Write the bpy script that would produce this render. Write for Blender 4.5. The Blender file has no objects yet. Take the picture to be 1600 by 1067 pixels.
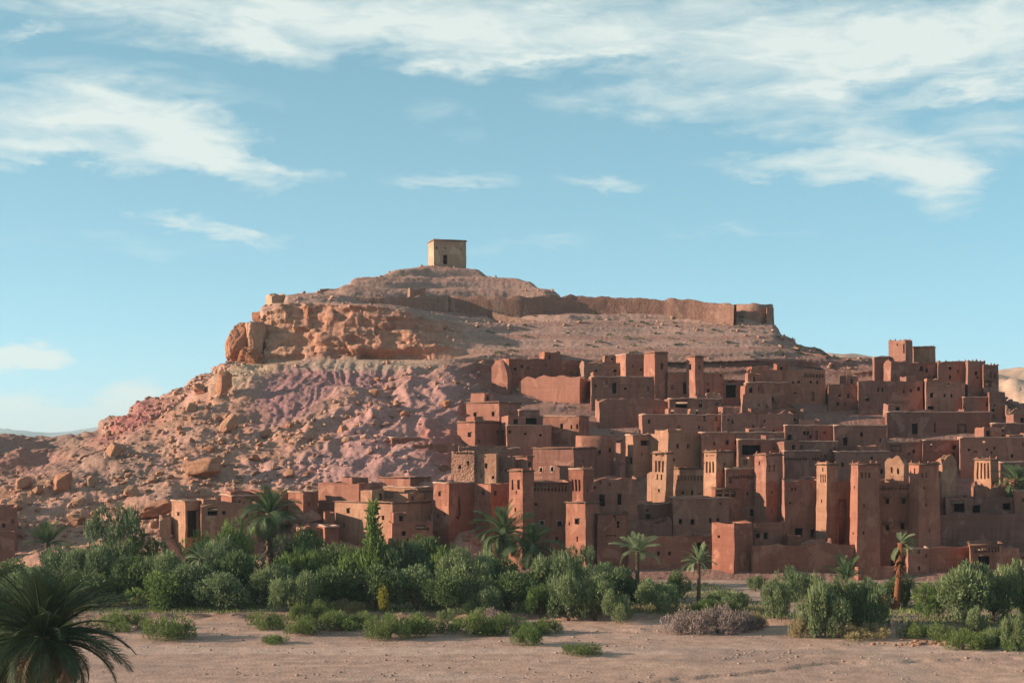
import bpy, math, random
import numpy as np
from mathutils import Vector, Matrix

random.seed(7)
RNG = np.random.default_rng(7)
scene = bpy.context.scene
col = scene.collection
R = math.radians

# ------------------------------------------------------------------ camera
FOC, HX, HY = 2340.0, 800.0, 690.0        # focal length and horizon point, in photograph pixels
cam_data = bpy.data.cameras.new("camera")
cam = bpy.data.objects.new("camera", cam_data)
col.objects.link(cam)
cam.rotation_euler = (R(90), 0, 0)
cam_data.sensor_width = 36.0
cam_data.lens = 36.0 * FOC / 1600.0
cam_data.shift_y = (HY - 533.5) / 1600.0
cam_data.clip_start = 0.5
cam_data.clip_end = 90000.0
scene.camera = cam

# ------------------------------------------------------------------ sun, sky, exposure
SUN_ELEV, SUN_ROT = 14.5, -95.5
sun_data = bpy.data.lights.new("sun", 'SUN')
sun_data.energy = 4.5
sun_data.angle = R(0.6)
sun_data.color = (1.0, 0.84, 0.64)
sun = bpy.data.objects.new("sun", sun_data)
col.objects.link(sun)
sd = Vector((math.sin(R(SUN_ROT)) * math.cos(R(SUN_ELEV)), math.cos(R(SUN_ROT)) * math.cos(R(SUN_ELEV)), math.sin(R(SUN_ELEV))))
sun.rotation_euler = sd.to_track_quat('Z', 'Y').to_euler()
scene.view_settings.view_transform = 'Standard'
scene.view_settings.look = 'None'
scene.view_settings.gamma = 1.0
scene.view_settings.exposure = 1.14

world = bpy.data.worlds.new("World")
scene.world = world
world.use_nodes = True
wt = world.node_tree
wt.nodes.clear()


def N(tree, kind, **kw):
    n = tree.nodes.new(kind)
    for k, v in kw.items():
        if k == 'inp':
            for i, val in v.items():
                n.inputs[i].default_value = val
        else:
            setattr(n, k, v)
    return n


def math_node(tree, op, a, b=None, clamp=False, c=None):
    n = tree.nodes.new('ShaderNodeMath')
    n.operation = op
    n.use_clamp = clamp
    for i, v in ((0, a), (1, b), (2, c)):
        if v is None:
            continue
        if isinstance(v, (int, float)):
            n.inputs[i].default_value = v
        else:
            tree.links.new(v, n.inputs[i])
    return n.outputs[0]


def mix_col(tree, fac, a, b, blend='MIX'):
    n = tree.nodes.new('ShaderNodeMix')
    n.data_type = 'RGBA'
    n.blend_type = blend
    for i, v in ((0, fac), (6, a), (7, b)):
        if isinstance(v, (int, float)):
            n.inputs[i].default_value = v
        elif isinstance(v, tuple):
            n.inputs[i].default_value = (*v[:3], 1.0)
        else:
            tree.links.new(v, n.inputs[i])
    return n.outputs[2]


def ramp(tree, fac, stops):
    n = tree.nodes.new('ShaderNodeValToRGB')
    e = n.color_ramp.elements
    while len(e) < len(stops):
        e.new(0.5)
    for el, (p, c) in zip(e, stops):
        el.position = p
        el.color = (*c, 1.0) if len(c) == 3 else c
    tree.links.new(fac, n.inputs[0])
    return n.outputs[0]


def build_world():
    L = wt.links.new
    out = N(wt, 'ShaderNodeOutputWorld')
    bg = N(wt, 'ShaderNodeBackground')
    bg.inputs[1].default_value = 0.122
    L(bg.outputs[0], out.inputs[0])
    sky = N(wt, 'ShaderNodeTexSky', sky_type='NISHITA', sun_disc=False)
    sky.sun_elevation = R(SUN_ELEV)
    sky.sun_rotation = R(SUN_ROT)
    sky.altitude = 2500.0
    sky.air_density = 1.0
    sky.dust_density = 0.1
    sky.ozone_density = 1.6
    bw = N(wt, 'ShaderNodeRGBToBW')
    L(sky.outputs[0], bw.inputs[0])
    lum = math_node(wt, 'MULTIPLY', math_node(wt, 'POWER', bw.outputs[0], 0.55), 1.09)
    tone = mix_col(wt, 1.0, lum, SKY_TONE, 'MULTIPLY')
    skyc = mix_col(wt, 0.88, sky.outputs[0], tone)
    # thin evening clouds, placed by direction (azimuth / elevation in degrees)
    tc = N(wt, 'ShaderNodeTexCoord')
    sep = N(wt, 'ShaderNodeSeparateXYZ')
    L(tc.outputs['Generated'], sep.inputs[0])
    az = math_node(wt, 'MULTIPLY', math_node(wt, 'ARCTAN2', sep.outputs[0], sep.outputs[1]), 57.29578)
    el = math_node(wt, 'MULTIPLY', math_node(wt, 'ARCSINE', sep.outputs[2]), 57.29578)
    comb = N(wt, 'ShaderNodeCombineXYZ')
    L(az, comb.inputs[0])
    L(el, comb.inputs[1])

    def stretched(sx, sy, scale, detail, rough, rot=0.0, off=0.0):
        mp = N(wt, 'ShaderNodeMapping')
        mp.inputs['Scale'].default_value = (sx, sy, 1)
        mp.inputs['Rotation'].default_value = (0, 0, R(rot))
        mp.inputs['Location'].default_value = (off, off * 1.7, off * 0.3)
        L(comb.outputs[0], mp.inputs[0])
        nz = N(wt, 'ShaderNodeTexNoise')
        nz.inputs['Scale'].default_value = scale
        nz.inputs['Detail'].default_value = detail
        nz.inputs['Roughness'].default_value = rough
        nz.inputs['Distortion'].default_value = 0.5
        L(mp.outputs[0], nz.inputs[0])
        return nz
    w1 = stretched(0.55, 1.3, 0.35, 5, 0.6)
    w2 = stretched(0.5, 1.6, 1.2, 6, 0.65, 8, 13)
    # warp the coordinates
    def warp(vec, nz, amt):
        s = N(wt, 'ShaderNodeVectorMath', operation='SUBTRACT')
        L(nz.outputs['Color'], s.inputs[0])
        s.inputs[1].default_value = (0.5, 0.5, 0.5)
        m = N(wt, 'ShaderNodeVectorMath', operation='MULTIPLY')
        L(s.outputs[0], m.inputs[0])
        m.inputs[1].default_value = amt
        a = N(wt, 'ShaderNodeVectorMath', operation='ADD')
        L(vec, a.inputs[0])
        L(m.outputs[0], a.inputs[1])
        return a.outputs[0]
    v = warp(warp(comb.outputs[0], w1, (5.0, 2.4, 0)), w2, (2.2, 1.0, 0))
    vsmall = warp(comb.outputs[0], w2, (2.4, 1.2, 0))
    total = None
    for px, py, rx, ry, rot, s in CLOUDS:
        a0 = math.degrees(math.atan((px - HX) / FOC))
        e0 = math.degrees(math.atan((HY - py) / FOC * math.cos(R(a0))))
        k = 57.3 / FOC
        mp = N(wt, 'ShaderNodeMapping', vector_type='TEXTURE')
        mp.inputs['Location'].default_value = (a0, e0, 0)
        mp.inputs['Rotation'].default_value = (0, 0, R(rot))
        mp.inputs['Scale'].default_value = (rx * k, ry * k, 1)
        L(v if rx > 130 else vsmall, mp.inputs[0])
        g = N(wt, 'ShaderNodeTexGradient', gradient_type='SPHERICAL')
        L(mp.outputs[0], g.inputs[0])
        val = math_node(wt, 'MULTIPLY', g.outputs['Fac'], s)
        total = val if total is None else math_node(wt, 'ADD', total, val)
    # beyond the placed banks cloud goes on, unseen cover raised to neutralise the fill light
    w3 = stretched(0.10, 0.28, 0.9, 7, 0.6, 5, 31)
    gen = math_node(wt, 'MULTIPLY', math_node(wt, 'SUBTRACT', w3.outputs['Fac'], 0.42), 4.0, True)
    away = N(wt, 'ShaderNodeMapRange')
    L(math_node(wt, 'ABSOLUTE', az), away.inputs[0])
    away.inputs[1].default_value = 19.0
    away.inputs[2].default_value = 26.0
    up = N(wt, 'ShaderNodeMapRange')
    L(el, up.inputs[0])
    up.inputs[1].default_value = 16.0
    up.inputs[2].default_value = 20.0
    hi = math_node(wt, 'MAXIMUM', away.outputs[0], up.outputs[0])
    low = N(wt, 'ShaderNodeMapRange')
    L(el, low.inputs[0])
    low.inputs[1].default_value = 3.0
    low.inputs[2].default_value = 10.0
    gen = math_node(wt, 'MULTIPLY', math_node(wt, 'MULTIPLY', gen, hi), low.outputs[0])
    total = math_node(wt, 'ADD', total, gen)
    fine = stretched(0.34, 1.25, 1.1, 10, 0.60, 7, 4)
    fd = math_node(wt, 'MULTIPLY', math_node(wt, 'SUBTRACT', fine.outputs['Fac'], 0.48), 2.7)
    body = math_node(wt, 'MULTIPLY', total, 3.0, True)
    dens = math_node(wt, 'ADD', total, math_node(wt, 'MULTIPLY', fd, body))
    dr = N(wt, 'ShaderNodeMapRange', interpolation_type='LINEAR')
    L(dens, dr.inputs[0])
    dr.inputs[1].default_value = 0.06
    dr.inputs[2].default_value = 1.55
    dens = math_node(wt, 'MULTIPLY', dr.outputs[0], 0.88)
    L(mix_col(wt, dens, skyc, CLOUD_COL), bg.inputs[0])


SKY_TONE = (0.49, 1.05, 1.29)
CLOUD_COL = (3.15, 3.4, 3.2)
# px, py, radius x, radius y, tilt, strength
CLOUDS = [
    (250, 15, 420, 70, -4, 1.2), (640, 40, 420, 75, -5, 1.3), (1050, 55, 520, 75, 0, 1.1), (1430, 70, 420, 75, 3, 1.0),
    (800, -60, 1200, 90, 0, 1.3), (420, 75, 130, 28, -12, 0.9), (40, 52, 60, 14, 15, 1.0), (1600, 30, 420, 110, 5, 1.0),
    (1330, 118, 200, 16, 6, 0.9), (1520, 138, 170, 18, 5, 1.2), (860, 97, 200, 10, 0, 0.9), (670, 102, 50, 14, 0, 0.9),
    (110, 195, 280, 62, -3, 1.45), (250, 200, 170, 50, -12, 0.9), (60, 248, 230, 24, 2, 1.2), (340, 250, 150, 30, -12, 1.1), (460, 268, 90, 16, -8, 0.7),
    (200, 140, 280, 40, -3, 0.42),
    (1130, 160, 230, 50, 3, 0.75), (960, 165, 200, 40, -4, 0.42), (1330, 180, 200, 50, -5, 0.6), (1260, 252, 200, 26, 0, 1.25),
    (1420, 255, 130, 50, -15, 1.35), (1480, 285, 60, 60, 0, 0.9), (1540, 215, 130, 60, 20, 0.6),
    (360, 356, 190, 13, -5, 1.0), (260, 350, 60, 12, 0, 0.6), (700, 280, 130, 14, 0, 0.7), (930, 286, 90, 14, -8, 0.7), (690, 190, 90, 50, -30, 0.25),
    (150, 380, 330, 22, 3, 0.22),
    (35, 560, 85, 26, 3, 3.4), (20, 634, 80, 24, 0, 3.2), (200, 625, 60, 34, 12, 3.0), (110, 657, 110, 26, 5, 2.8), (60, 690, 340, 50, 0, 1.4), (300, 640, 120, 30, 20, 1.6),
    (1150, 358, 160, 10, 0, 0.22), (850, 385, 200, 12, 0, 0.2),
]
build_world()

# ------------------------------------------------------------------ helpers


def P(px, py, Y):
    return Vector(((px - HX) / FOC * Y, Y, (HY - py) / FOC * Y))


def hash3(ix, iy, iz):
    h = (ix * 374761393 + iy * 668265263 + iz * 2147483647) & 0xFFFFFFFF
    h = ((h ^ (h >> 13)) * 1274126177) & 0xFFFFFFFF
    h = ((h ^ (h >> 16)) * 2246822519) & 0xFFFFFFFF
    return h ^ (h >> 13)


GR = RNG.normal(size=(256, 3))
GR /= np.linalg.norm(GR, axis=1)[:, None]


def pnoise(p):
    p = np.asarray(p, dtype=np.float64)
    i = np.floor(p).astype(np.int64)
    f = p - i
    u = f * f * f * (f * (f * 6 - 15) + 10)
    res = 0
    for dx in (0, 1):
        for dy in (0, 1):
            for dz in (0, 1):
                g = GR[hash3(i[:, 0] + dx, i[:, 1] + dy, i[:, 2] + dz) & 255]
                d = f - np.array((dx, dy, dz))
                wgt = (u[:, 0] if dx else 1 - u[:, 0]) * (u[:, 1] if dy else 1 - u[:, 1]) * (u[:, 2] if dz else 1 - u[:, 2])
                res = res + wgt * (g * d).sum(1)
    return res * 1.5


def fbm(p, octv=4, gain=0.5, lac=2.03):
    p = np.asarray(p, dtype=np.float64)
    a, s = 1.0, 0
    for o in range(octv):
        s = s + a * pnoise(p + o * 17.3)
        p = p * lac
        a *= gain
    return s


def ridged(p, octv=3):
    a, s = 1.0, 0
    for o in range(octv):
        s = s + a * (1 - 2 * np.abs(pnoise(p + o * 9.1)))
        p = p * 2.1
        a *= 0.5
    return s


def mesh_np(name, verts, quads=None, tris=None, smooth=False, colors=None):
    me = bpy.data.meshes.new(name)
    verts = np.asarray(verts, dtype=np.float32)
    me.vertices.add(len(verts))
    me.vertices.foreach_set('co', verts.ravel())
    loops, starts, n = [], [], 0
    if quads is not None and len(quads):
        quads = np.asarray(quads, dtype=np.int32)
        loops.append(quads.ravel())
        starts.append(np.arange(len(quads), dtype=np.int32) * 4)
        n += len(quads) * 4
    if tris is not None and len(tris):
        tris = np.asarray(tris, dtype=np.int32)
        loops.append(tris.ravel())
        starts.append(n + np.arange(len(tris), dtype=np.int32) * 3)
    loops = np.concatenate(loops)
    starts = np.concatenate(starts)
    me.loops.add(len(loops))
    me.loops.foreach_set('vertex_index', loops)
    me.polygons.add(len(starts))
    me.polygons.foreach_set('loop_start', starts)
    if smooth:
        me.polygons.foreach_set('use_smooth', np.ones(len(starts), dtype=bool))
    if colors is not None:
        ca = me.color_attributes.new('tone', 'FLOAT_COLOR', 'POINT')
        c = np.ones((len(verts), 4), dtype=np.float32)
        c[:, :3] = colors
        ca.data.foreach_set('color', c.ravel())
    me.update()
    me.validate()
    return me


def link(name, me, mat=None, parent=None, loc=None, rotz=None):
    o = bpy.data.objects.new(name, me)
    col.objects.link(o)
    if me is not None and mat is not None and not me.materials:
        me.materials.append(mat)
    if parent is not None:
        o.parent = parent
    if loc is not None:
        o.location = loc
    if rotz is not None:
        o.rotation_euler = (0, 0, rotz)
    return o


def tag(o, label=None, cat=None, group=None, kind=None):
    if label:
        o['label'] = label
    if cat:
        o['category'] = cat
    if group:
        o['group'] = group
    if kind:
        o['kind'] = kind
    return o


def grid_quads(nr, nc):
    a = np.arange((nr - 1) * nc).reshape(nr - 1, nc)[:, :-1].ravel()
    return np.stack([a, a + 1, a + nc + 1, a + nc], 1)


class MB:
    """collects boxes, quads and tubes into one mesh"""

    def __init__(self):
        self.v, self.q, self.t = [], [], []

    def quad(self, a, b, c, d):
        n = len(self.v)
        self.v += [tuple(a), tuple(b), tuple(c), tuple(d)]
        self.q.append((n, n + 1, n + 2, n + 3))

    def tri(self, a, b, c):
        n = len(self.v)
        self.v += [tuple(a), tuple(b), tuple(c)]
        self.t.append((n, n + 1, n + 2))

    def box(self, x0, x1, y0, y1, z0, z1, tx=0.0, ty=0.0):
        n = len(self.v)
        self.v += [(x0, y0, z0), (x1, y0, z0), (x1, y1, z0), (x0, y1, z0),
                   (x0 + tx, y0 + ty, z1), (x1 - tx, y0 + ty, z1), (x1 - tx, y1 - ty, z1), (x0 + tx, y1 - ty, z1)]
        for f in ((0, 3, 2, 1), (4, 5, 6, 7), (0, 1, 5, 4), (1, 2, 6, 5), (2, 3, 7, 6), (3, 0, 4, 7)):
            self.q.append(tuple(n + i for i in f))

    def tube(self, pts, rads, seg=8, cap=True):
        n0 = len(self.v)
        for i, (p, r) in enumerate(zip(pts, rads)):
            p = Vector(p)
            a = Vector(pts[max(i - 1, 0)])
            b = Vector(pts[min(i + 1, len(pts) - 1)])
            d = (b - a).normalized()
            s = d.cross(Vector((0, 1, 0.1))).normalized() if abs(d.y) < 0.9 else d.cross(Vector((1, 0, 0))).normalized()
            t = d.cross(s)
            for k in range(seg):
                an = 2 * math.pi * k / seg
                q = p + (s * math.cos(an) + t * math.sin(an)) * r
                self.v.append(tuple(q))
        for i in range(len(pts) - 1):
            for k in range(seg):
                a = n0 + i * seg + k
                b = n0 + i * seg + (k + 1) % seg
                self.q.append((a, b, b + seg, a + seg))
        if cap:
            c = len(self.v)
            self.v.append(tuple(pts[-1]))
            for k in range(seg):
                self.t.append((n0 + (len(pts) - 1) * seg + k, n0 + (len(pts) - 1) * seg + (k + 1) % seg, c))

    def mesh(self, name, smooth=False):
        return mesh_np(name, self.v, self.q, self.t, smooth)


# ------------------------------------------------------------------ materials


def new_mat(name):
    m = bpy.data.materials.new(name)
    m.use_nodes = True
    t = m.node_tree
    b = t.nodes['Principled BSDF']
    b.inputs['Specular IOR Level'].default_value = 0.12
    return m, t, b


def noise(t, vec, scale, detail=4, rough=0.55, dist=0.0):
    n = t.nodes.new('ShaderNodeTexNoise')
    n.inputs['Scale'].default_value = scale
    n.inputs['Detail'].default_value = detail
    n.inputs['Roughness'].default_value = rough
    n.inputs['Distortion'].default_value = dist
    t.links.new(vec, n.inputs[0])
    return n.outputs['Fac']


def scaled(t, vec, s):
    m = t.nodes.new('ShaderNodeVectorMath')
    m.operation = 'MULTIPLY'
    t.links.new(vec, m.inputs[0])
    m.inputs[1].default_value = s
    return m.outputs[0]


def bump(t, b, h, strength, dist):
    n = t.nodes.new('ShaderNodeBump')
    n.inputs['Strength'].default_value = strength
    n.inputs['Distance'].default_value = dist
    t.links.new(h, n.inputs['Height'])
    t.links.new(n.outputs[0], b.inputs['Normal'])


def adobe(name, dark, light, stony=0.0, course=0.35):
    m, t, b = new_mat(name)
    geo = t.nodes.new('ShaderNodeNewGeometry')
    pos = geo.outputs['Position']
    oi = t.nodes.new('ShaderNodeObjectInfo')
    big = noise(t, pos, 0.22, 5, 0.6, 0.4)
    mid = noise(t, pos, 1.3, 5, 0.65)
    fine = noise(t, pos, 9.0, 6, 0.7)
    streak = noise(t, scaled(t, pos, (2.2, 2.2, 0.16)), 1.0, 4, 0.6, 0.3)
    layer = noise(t, scaled(t, pos, (0.12, 0.12, 2.6)), 1.0, 3, 0.6, 0.2)
    v = math_node(t, 'ADD', math_node(t, 'MULTIPLY', big, 0.55), math_node(t, 'MULTIPLY', mid, 0.28))
    v = math_node(t, 'ADD', v, math_node(t, 'MULTIPLY', streak, 0.5))
    v = math_node(t, 'ADD', v, math_node(t, 'MULTIPLY', layer, course))
    v = math_node(t, 'ADD', v, math_node(t, 'MULTIPLY', oi.outputs['Random'], 0.30))
    v = math_node(t, 'ADD', v, math_node(t, 'MULTIPLY', fine, 0.22))
    lo = 0.80 + course * 0.36
    mr = t.nodes.new('ShaderNodeMapRange')
    t.links.new(v, mr.inputs[0])
    mr.inputs[1].default_value = lo
    mr.inputs[2].default_value = lo + 0.46
    c = mix_col(t, mr.outputs[0], dark, light)
    pn = noise(t, scaled(t, pos, (1, 1, 0.8)), 0.42, 6, 0.55, 0.6)
    pm = t.nodes.new('ShaderNodeMapRange')
    t.links.new(pn, pm.inputs[0])
    pm.inputs[1].default_value = 0.56
    pm.inputs[2].default_value = 0.60
    pm.inputs[4].default_value = 0.6
    c = mix_col(t, pm.outputs[0], c, (light[0] * 1.12, light[1] * 1.2, light[2] * 1.2))
    pn2 = noise(t, scaled(t, pos, (1.5, 1.5, 0.35)), 0.6, 5, 0.6, 0.3)
    pm2 = t.nodes.new('ShaderNodeMapRange')
    t.links.new(pn2, pm2.inputs[0])
    pm2.inputs[1].default_value = 0.55
    pm2.inputs[2].default_value = 0.68
    pm2.inputs[4].default_value = 0.6
    c = mix_col(t, pm2.outputs[0], c, (dark[0] * 0.72, dark[1] * 0.72, dark[2] * 0.75))
    h = math_node(t, 'ADD', math_node(t, 'MULTIPLY', fine, 0.5), math_node(t, 'MULTIPLY', mid, 0.8))
    h = math_node(t, 'ADD', h, math_node(t, 'MULTIPLY', layer, 0.5))
    if stony:
        vo = t.nodes.new('ShaderNodeTexVoronoi')
        vo.inputs['Scale'].default_value = 3.0
        t.links.new(scaled(t, pos, (1, 1, 1.6)), vo.inputs[0])
        h = math_node(t, 'SUBTRACT', h, math_node(t, 'MULTIPLY', vo.outputs['Distance'], 1.5 * stony))
        sepc = t.nodes.new('ShaderNodeSeparateColor')
        t.links.new(vo.outputs['Color'], sepc.inputs[0])
        c = mix_col(t, math_node(t, 'MULTIPLY', sepc.outputs[0], 0.45 * stony), c, (light[0] * 1.35, light[1] * 1.4, light[2] * 1.4))
        edge = math_node(t, 'SUBTRACT', vo.outputs['Distance'], 0.42, True)
        c = mix_col(t, math_node(t, 'MULTIPLY', edge, 2.2 * stony, True), c, (dark[0] * 0.7, dark[1] * 0.7, dark[2] * 0.7))
    t.links.new(c, b.inputs['Base Color'])
    b.inputs['Roughness'].default_value = 0.95
    bump(t, b, h, 0.8, 0.16)
    return m


MAT = {}
MAT['red'] = adobe('adobe_red', (0.215, 0.08, 0.055), (0.355, 0.15, 0.102))
MAT['brown'] = adobe('adobe_brown', (0.21, 0.085, 0.061), (0.345, 0.156, 0.11))
MAT['dull'] = adobe('adobe_dull', (0.19, 0.082, 0.062), (0.31, 0.146, 0.109))  # darker mud, mostly for shaded fronts; shade partly put into its colour
MAT['ochre'] = adobe('adobe_ochre', (0.27, 0.127, 0.083), (0.4, 0.205, 0.134))  # paler mud, mostly for sunlit walls; sunlight partly put into its colour
MAT['pink'] = adobe('adobe_pink', (0.245, 0.1, 0.073), (0.37, 0.162, 0.116))
MAT['stone'] = adobe('rubble_stone', (0.22, 0.105, 0.075), (0.33, 0.17, 0.122), 0.7, 0.3)
MAT['fort'] = adobe('fort_stone', (0.225, 0.115, 0.087), (0.33, 0.182, 0.138), 0.35, 0.4)
MAT['tan'] = adobe('granary_plaster', (0.36, 0.215, 0.145), (0.48, 0.31, 0.215), 0.2, 0.2)


def flat_mat(name, c, c2, scale=3.0, rough=0.9, stretch=(1, 1, 1), bumpk=0.3):
    m, t, b = new_mat(name)
    geo = t.nodes.new('ShaderNodeNewGeometry')
    p = scaled(t, geo.outputs['Position'], stretch)
    n = noise(t, p, scale, 5, 0.65)
    t.links.new(ramp(t, n, [(0.3, c), (0.7, c2)]), b.inputs['Base Color'])
    b.inputs['Roughness'].default_value = rough
    bump(t, b, n, bumpk, 0.05)
    return m


MAT['wood_gloom'] = flat_mat('old_wood_and_gloom', (0.018, 0.010, 0.008), (0.045, 0.024, 0.017), 6, 0.8, (6, 6, 0.6))  # wood of doors and shutters; also unlit interiors, their dark put into colour
MAT['beam'] = flat_mat('weathered_beam', (0.09, 0.05, 0.035), (0.17, 0.10, 0.07), 4, 0.85, (1, 1, 5))
MAT['frame'] = flat_mat('pale_plaster_frame', (0.36, 0.22, 0.17), (0.48, 0.31, 0.25), 5)
MAT['lit_rim'] = flat_mat('skylit_wall_top', (0.30, 0.165, 0.12), (0.46, 0.29, 0.22), 1.5)  # pale tone stands for skylight caught on wall tops
MAT['reed'] = flat_mat('reed_and_mud_roof', (0.30, 0.19, 0.14), (0.44, 0.29, 0.22), 2.5)
MAT['white'] = flat_mat('white_plaster', (0.55, 0.48, 0.44), (0.72, 0.66, 0.62), 3)
# ------------------------------------------------------------------ the hill


G_PY = [420, 490, 520, 560, 600, 650, 700, 750, 800, 850, 880, 910, 960]
G_Y = [296, 279, 269, 257, 245, 231, 218, 207, 197, 188, 182, 177, 170]


def gdepth(py):
    return float(np.interp(py, G_PY, G_Y))


ROWPY = [940, 908, 880, 850, 800, 750, 700, 650, 600]      # the lower rows; then four rows of their own for each column
# column px: (cliff base py,Y) (cliff top py,Y) (upper py,Y) (crest py,Y)
COLS = [
    (-420, (742, 234), (705, 238), (700, 246), (698, 262)),
    (-60, (744, 234), (702, 238), (695, 246), (692, 264)),
    (30, (742, 236), (700, 240), (694, 246), (690, 262)),
    (75, (736, 238), (704, 244), (694, 250), (689, 262)),
    (130, (722, 236), (702, 242), (690, 248), (684, 258)),
    (170, (700, 236), (684, 243), (672, 248), (661, 256)),
    (210, (672, 240), (660, 246), (648, 250), (639, 256)),
    (265, (640, 244), (630, 248), (620, 252), (612, 258)),
    (330, (604, 250), (596, 252), (588, 256), (582, 261)),
    (365, (574, 256), (568, 258), (564, 261), (562, 266)),
    (395, (566, 259.5), (550, 262), (540, 263), (534, 268)),
    (411, (566, 260), (492, 262.5), (486, 264), (481, 270)),
    (450, (562, 259.3), (474, 262), (468, 266), (463, 274)),
    (500, (560, 258.3), (474, 261.2), (466, 268), (457, 278)),
    (530, (560, 257.8), (476, 260.7), (466, 270), (454, 281)),
    (560, (560, 257.3), (477, 260.3), (472, 272), (434, 288)),
    (600, (560, 256.8), (480, 260), (477, 273), (426, 291)),
    (640, (557, 256.6), (487, 260), (483, 274), (419, 294)),
    (670, (551, 257), (500, 261.5), (488, 276), (417, 296)),
    (735, (546, 258.5), (507, 264.5), (494, 277), (420, 297)),
    (800, (546, 259.5), (508, 267), (499, 277), (436, 294)),
    (850, (550, 258.5), (506, 268), (491, 279), (448, 290)),
    (890, (552, 257.5), (502, 269), (489, 280), (473, 287)),
    (1000, (550, 257), (508, 270), (491, 279), (478, 285)),
    (1100, (553, 256), (514, 268), (498, 277), (485, 283)),
    (1175, (560, 254), (520, 266), (504, 274), (490, 280)),
    (1208, (566, 253), (530, 264), (512, 271), (503, 276)),
    (1222, (570, 252), (542, 261), (530, 267), (524, 272)),
    (1255, (575, 252), (555, 258), (545, 263), (539, 268)),
    (1300, (582, 250), (570, 255), (562, 260), (556, 266)),
    (1400, (596, 247), (588, 252), (580, 256), (574, 262)),
    (1500, (612, 243), (604, 248), (598, 252), (592, 258)),
    (1570, (640, 236), (634, 240), (630, 244), (626, 250)),
    (1640, (668, 229), (662, 233), (656, 237), (650, 243)),
    (2050, (690, 224), (684, 228), (680, 232), (676, 240)),
]


def zone(px, py, cx, cy, rx, ry, rot=0.0, soft=0.5):
    c, s = math.cos(R(rot)), math.sin(R(rot))
    dx, dy = px - cx, py - cy
    u, v = (dx * c + dy * s) / rx, (-dx * s + dy * c) / ry
    return np.clip((1.0 - np.sqrt(u * u + v * v)) / soft, 0, 1)


def smoothstep(a, b, x):
    t = np.clip((x - a) / (b - a), 0, 1)
    return t * t * (3 - 2 * t)


def lerp3(base, c, w):
    return base * (1 - w[:, None]) + np.array(c)[None, :] * w[:, None]


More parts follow.
